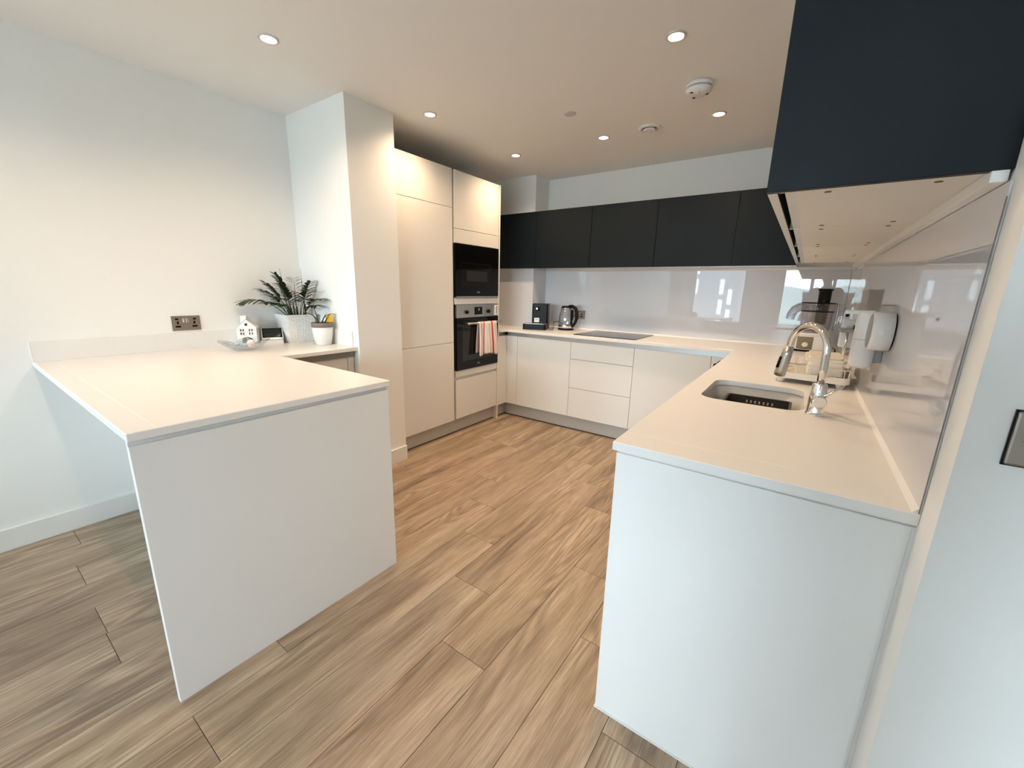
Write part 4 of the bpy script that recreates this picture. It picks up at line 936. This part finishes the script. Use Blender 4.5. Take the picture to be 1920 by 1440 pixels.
# ------------------------------------------------------------------ living area behind the camera (seen in the glossy splashbacks)
def table():
    t = thing('dining_table', 'white dining table by the living room window', 'table', (1.15, -2.75, 0))
    part('top', nb(0.60, 1.70, -3.15, -2.35, 0.735, 0.760, bev=0.004), 'white_gloss', t)
    for x in (0.66, 1.64):
        for y in (-3.09, -2.41): part('leg', nb(x - 0.025, x + 0.025, y - 0.025, y + 0.025, 0, 0.735, bev=0.003), 'white_plastic', t)
table()
def chair(x, y, rz, label):
    t = thing('dining_chair', label, 'chair', (x, y, 0), rz, group='dining chairs at the living room table')
    P = lambda n, b, m: part(n, b, m, t, False)
    P('seat', prism(bmesh.new(), rrect(-0.22, 0.22, -0.22, 0.22, 0.05), 0.42, 0.47, bev=0.008), 'fabric_white')
    b = bmesh.new(); prism(b, rrect(-0.21, 0.21, 0.47, 0.90, 0.05), -0.235, -0.195, plane='xz', bev=0.006); P('backrest', b, 'fabric_white')
    for sx in (-1, 1):
        for sy in (-1, 1):
            l = bmesh.new(); tube(l, [(sx * 0.18, sy * 0.18, 0.42), (sx * 0.21, sy * 0.21, 0.0)], [0.018, 0.012], 10); P('leg', l, 'wood_dark')
    return t
chair(0.95, -2.12, PI, 'pale dining chair beside the white table facing the window')
chair(1.95, -2.75, PI / 2, 'pale dining chair at the short end of the white table')
def floor_plant():
    t = thing('floor_plant', 'leafy green floor plant in a white pot by the left wall', 'plant', (0.34, -2.05, 0))
    P = lambda n, b, m: part(n, b, m, t, False)
    P('pot', lathe(bmesh.new(), [(0.13, 0.0), (0.16, 0.30), (0.165, 0.32), (0.15, 0.32), (0.145, 0.28)], n=32), 'ceramic')
    r = random.Random(11)
    b = bmesh.new(); tube(b, [(0, 0, 0.28), (0.02, 0.01, 0.7), (0, 0, 1.15)], [0.018, 0.015, 0.008], 8); P('stem', b, 'wood_dark')
    lf = bmesh.new()
    for i in range(160):
        z = r.uniform(0.65, 1.45); a = r.uniform(0, 2 * PI); rad = r.uniform(0.03, 0.24) * (1 - abs(z - 1.1) * 0.9); c = Vector((rad * math.cos(a), rad * math.sin(a), z))
        d = Vector((math.cos(a), math.sin(a), r.uniform(-0.6, 0.5))).normalized(); s = Vector((-d.y, d.x, 0)).normalized() * 0.028; L_ = r.uniform(0.08, 0.13)
        v = [lf.verts.new(q) for q in (c, c + d * L_ * 0.5 + s, c + d * L_, c + d * L_ * 0.5 - s)]; lf.faces.new(v)
    o = part('foliage', lf, 'leaf', t, False, kind='stuff')
floor_plant()

# ------------------------------------------------------------------ the person taking the picture (seen in the splashback)
mat('skin', (0.50, 0.33, 0.25), 0.55, spec=0.35, vary=0.06, vscale=20)
mat('hair', (0.030, 0.020, 0.014), 0.6, bump=0.5, bscale=90)
mat('jumper', (0.085, 0.085, 0.09), 0.9, bump=0.4, bscale=260)
mat('jeans', (0.045, 0.055, 0.085), 0.85, bump=0.3, bscale=320)
mat('eye_white', (0.75, 0.74, 0.72), 0.2)
mat('phone', (0.03, 0.03, 0.035), 0.25)
def person():
    loc, rz = (3.250, -0.600, 0.0), math.radians(35.1)
    def rings(bm, rows, n=24):
        rs = [[bm.verts.new((x + rx * math.cos(2 * PI * i / n), y + ry * math.sin(2 * PI * i / n), z)) for i in range(n)] for x, y, z, rx, ry in rows]
        for a, b in zip(rs, rs[1:]):
            for i in range(n): bm.faces.new((a[i], a[(i + 1) % n], b[(i + 1) % n], b[i]))
        bm.faces.new(list(reversed(rs[0]))); bm.faces.new(rs[-1])
    def ball(bm, c, r):
        g = bmesh.ops.create_uvsphere(bm, u_segments=20, v_segments=14, radius=1)
        for v in g['verts']: v.co = Vector((v.co.x * r[0] + c[0], v.co.y * r[1] + c[1], v.co.z * r[2] + c[2]))
    def limb(bm, pts, rr, n=14):
        tube(bm, pts, rr, n)
        for p, r in ((pts[0], rr[0]), (pts[-1], rr[-1])): ball(bm, p, (r, r, r))
        for p, r in zip(pts[1:-1], rr[1:-1]): ball(bm, p, (r * .99, r * .99, r * .99))
    torso = [(0, 0.00, 0.84, .150, .105), (0, -.005, 0.93, .165, .120), (0, 0.0, 1.03, .140, .098), (0, 0.005, 1.13, .138, .100), (0, 0.01, 1.24, .155, .112), (0, 0.0, 1.33, .160, .105), (0, -0.01, 1.385, .135, .084), (0, -0.012, 1.425, .095, .068), (0, -0.012, 1.455, .064, .060)]
    B = (Matrix.Translation(loc) @ Matrix.Rotation(rz, 4, 'Z')).inverted() @ camo.matrix_world
    cx = 0.024
    legs = {q: [(q * .085, 0.0, 0.88), (q * .090, 0.015, 0.50), (q * .092, -0.015, 0.30), (q * .095, -0.005, 0.085)] for q in (-1, 1)}
    arms = {q: [(q * .165, -0.01, 1.372), (q * .225, 0.02, 1.24), (q * .235, 0.075, 1.105), (cx + q * .165, 0.235, 1.19), (cx + q * .098, 0.352, 1.268)] for q in (-1, 1)}
    bm = bmesh.new()
    rings(bm, [(x, y, z, rx - .012, ry - .012) for x, y, z, rx, ry in torso])
    limb(bm, [(0, -0.012, 1.42), (0, 0.0, 1.458), (0, 0.012, 1.538)], [.060, .056, .056])
    ball(bm, (0, 0.015, 1.626), (.074, .093, .098)); ball(bm, (0, 0.042, 1.558), (.058, .062, .060)); ball(bm, (0, 0.070, 1.520), (.030, .030, .024))
    limb(bm, [(0, 0.103, 1.623), (0, 0.124, 1.586)], [.010, .014]); ball(bm, (0, 0.098, 1.556), (.024, .012, .006)); ball(bm, (0, 0.097, 1.544), (.021, .011, .006))
    for q in (-1, 1):
        ball(bm, (q * .077, 0.005, 1.598), (.010, .022, .033)); ball(bm, (q * .030, 0.098, 1.636), (.020, .010, .006))
        limb(bm, legs[q], [.078, .052, .048, .034]); ball(bm, (q * .098, 0.055, 0.045), (.038, .115, .036))
        limb(bm, arms[q], [.050, .043, .038, .032, .024])
        w = Vector(arms[q][-1]); G = lambda x, y, z: B @ Vector((x, y, z))          # G: phone frame -> body frame
        pc = G(q * .097, -0.004, 0.026)
        limb(bm, [w, w.lerp(pc, .5), pc], [.024, .026, .020]); limb(bm, [G(q * .096, 0.024, 0.020), pc, G(q * .095, -0.028, 0.022)], [.013, .016, .013])
        for k, (ln, y0) in enumerate(((.050, .031), (.056, .0105), (.052, -.0100), (.042, -.0305))):
            up = 0.010 - 0.004 * k
            limb(bm, [G(q * .096, y0, 0.016), G(q * .095, y0 + up * .3, 0.002), G(q * (.084 - ln * .25), y0 + up * .7, -0.0025), G(q * (.084 - ln * .72), y0 + up, -0.0012)], [.0078, .0077, .0070, .0062], 10)
        limb(bm, [G(q * .093, -0.012, 0.030), G(q * .075, -0.006, 0.0265), G(q * .052, 0.004, 0.0225)], [.0120, .0105, .0085], 10)
    body = bpy.data.objects.new('person', mesh_of('person', bm, 'skin')); C.objects.link(body); body.location = loc; body.rotation_euler = (0, 0, rz)
    tag(body, 'standing person in a dark grey jumper holding up a phone with both hands', 'person')
    def finish(o, vox, it=6):
        r = o.modifiers.new('remesh', 'REMESH'); r.mode = 'VOXEL'; r.voxel_size = vox; r.use_smooth_shade = True
        m = o.modifiers.new('smooth', 'SMOOTH'); m.iterations = it; m.factor = 0.5
    finish(body, 0.0043, 3)
    def cloth(name, b, m, vox=0.010, it=5):
        o = part(name, b, m, body, False); finish(o, vox, it); return o
    b = bmesh.new(); rings(b, [(0, 0.0, 0.875, .184, .139)] + [(x, y, z, rx + .017 - .011 * min(1, (z - .93) / .12), ry + .017 - .011 * min(1, (z - .93) / .12)) for x, y, z, rx, ry in torso if z > 0.86])
    for q in (-1, 1): limb(b, [tuple(Vector(p)) for p in arms[q][:4]] + [tuple(Vector(arms[q][3]).lerp(Vector(arms[q][4]), .75))], [.062, .056, .052, .045, .036])
    cloth('jumper', b, 'jumper')
    b = bmesh.new(); rings(b, [(0, 0.0, 0.83, .158, .113), (0, -.005, 0.90, .168, .122), (0, 0, .93, .163, .118)])
    for q in (-1, 1): limb(b, [legs[q][0], legs[q][1], legs[q][2], (q * .095, -0.004, 0.12)], [.094, .068, .062, .056])
    cloth('trousers', b, 'jeans')
    for q in (-1, 1):
        b = bmesh.new(); ball(b, (q * .098, 0.055, 0.048), (.047, .130, .047)); box(b, q * .098 - .042, q * .098 + .042, -0.065, 0.165, 0.0, 0.022); limb(b, [(q * .095, -0.01, 0.05), (q * .095, -0.005, 0.10)], [.046, .044]); cloth('shoe', b, 'white_plastic', 0.009, 4)
    b = bmesh.new(); ball(b, (0, -0.008, 1.648), (.083, .098, .090)); ball(b, (0, -0.040, 1.598), (.076, .066, .075))
    h = cloth('hair', b, 'hair', 0.008, 4)
    for q in (-1, 1):
        b = bmesh.new(); ball(b, (q * .030, 0.100, 1.618), (.012, .008, .008)); part('eye', b, 'eye_white', body, False)
        b = bmesh.new(); ball(b, (q * .030, 0.1065, 1.618), (.005, .003, .005)); part('iris', b, 'hair', body, False)
    return loc, rz
person()
ph = thing('phone', 'dark phone held level in both hands of the person', 'phone', (0, 0, 0))
ph.matrix_world = camo.matrix_world.copy()
part('case', nb(-0.077, 0.077, -0.038, 0.038, 0.006, 0.014, bev=0.0025, seg=2), 'phone', ph, False)
part('screen', nb(-0.074, 0.074, -0.035, 0.035, 0.0138, 0.0144), 'black_glass', ph, False)

# ------------------------------------------------------------------ outside the windows
def tower():
    t = thing('tower_block', 'grey tower block with pale slit panels outside the living room window', 'building', (-6.4, -34, -40))
    part('wall', nb(-12.0, -1.4, -40, -30, -40, 45), 'tower', t)
    r = random.Random(4); me = None
    for row in range(13):
        for col in range(14):
            if r.random() < 0.35: continue
            x = -10.6 + col * 0.65; z = -7 + row * 1.6 + (0.8 if col % 3 == 0 else 0)
            if me is None: me = mesh_of('window', nb(-0.16, 0.16, -0.03, 0.03, -0.6, 0.6), 'tower_panel')
            o = bpy.data.objects.new('window', me); C.objects.link(o); o.parent = t; o.location = Vector((x, -30.0, z)) - t.location
tower()
bm = bmesh.new(); NX, NY = 60, 6; g = []
for j in range(NY + 1):
    row = []
    for i in range(NX + 1):
        x = -700 + 1400 * i / NX; y = -330 - 90 * j; h = -32 + 44 * (j / NY) + (6 * math.sin(i * 0.33) + 4 * math.sin(i * 0.9 + 1)) * (j / NY)
        row.append(bm.verts.new((x, y, h)))
    g.append(row)
for j in range(NY):
    for i in range(NX): bm.faces.new((g[j][i], g[j][i + 1], g[j + 1][i + 1], g[j + 1][i])).smooth = True
single('distant_hills', bm, 'hill', 'blue grey distant hills beyond the city', 'hill', kind='structure')
single('city_ground', nb(-700, 700, -900, -6, -41, -40), 'city', 'pale city ground far below the windows', 'ground', kind='structure')
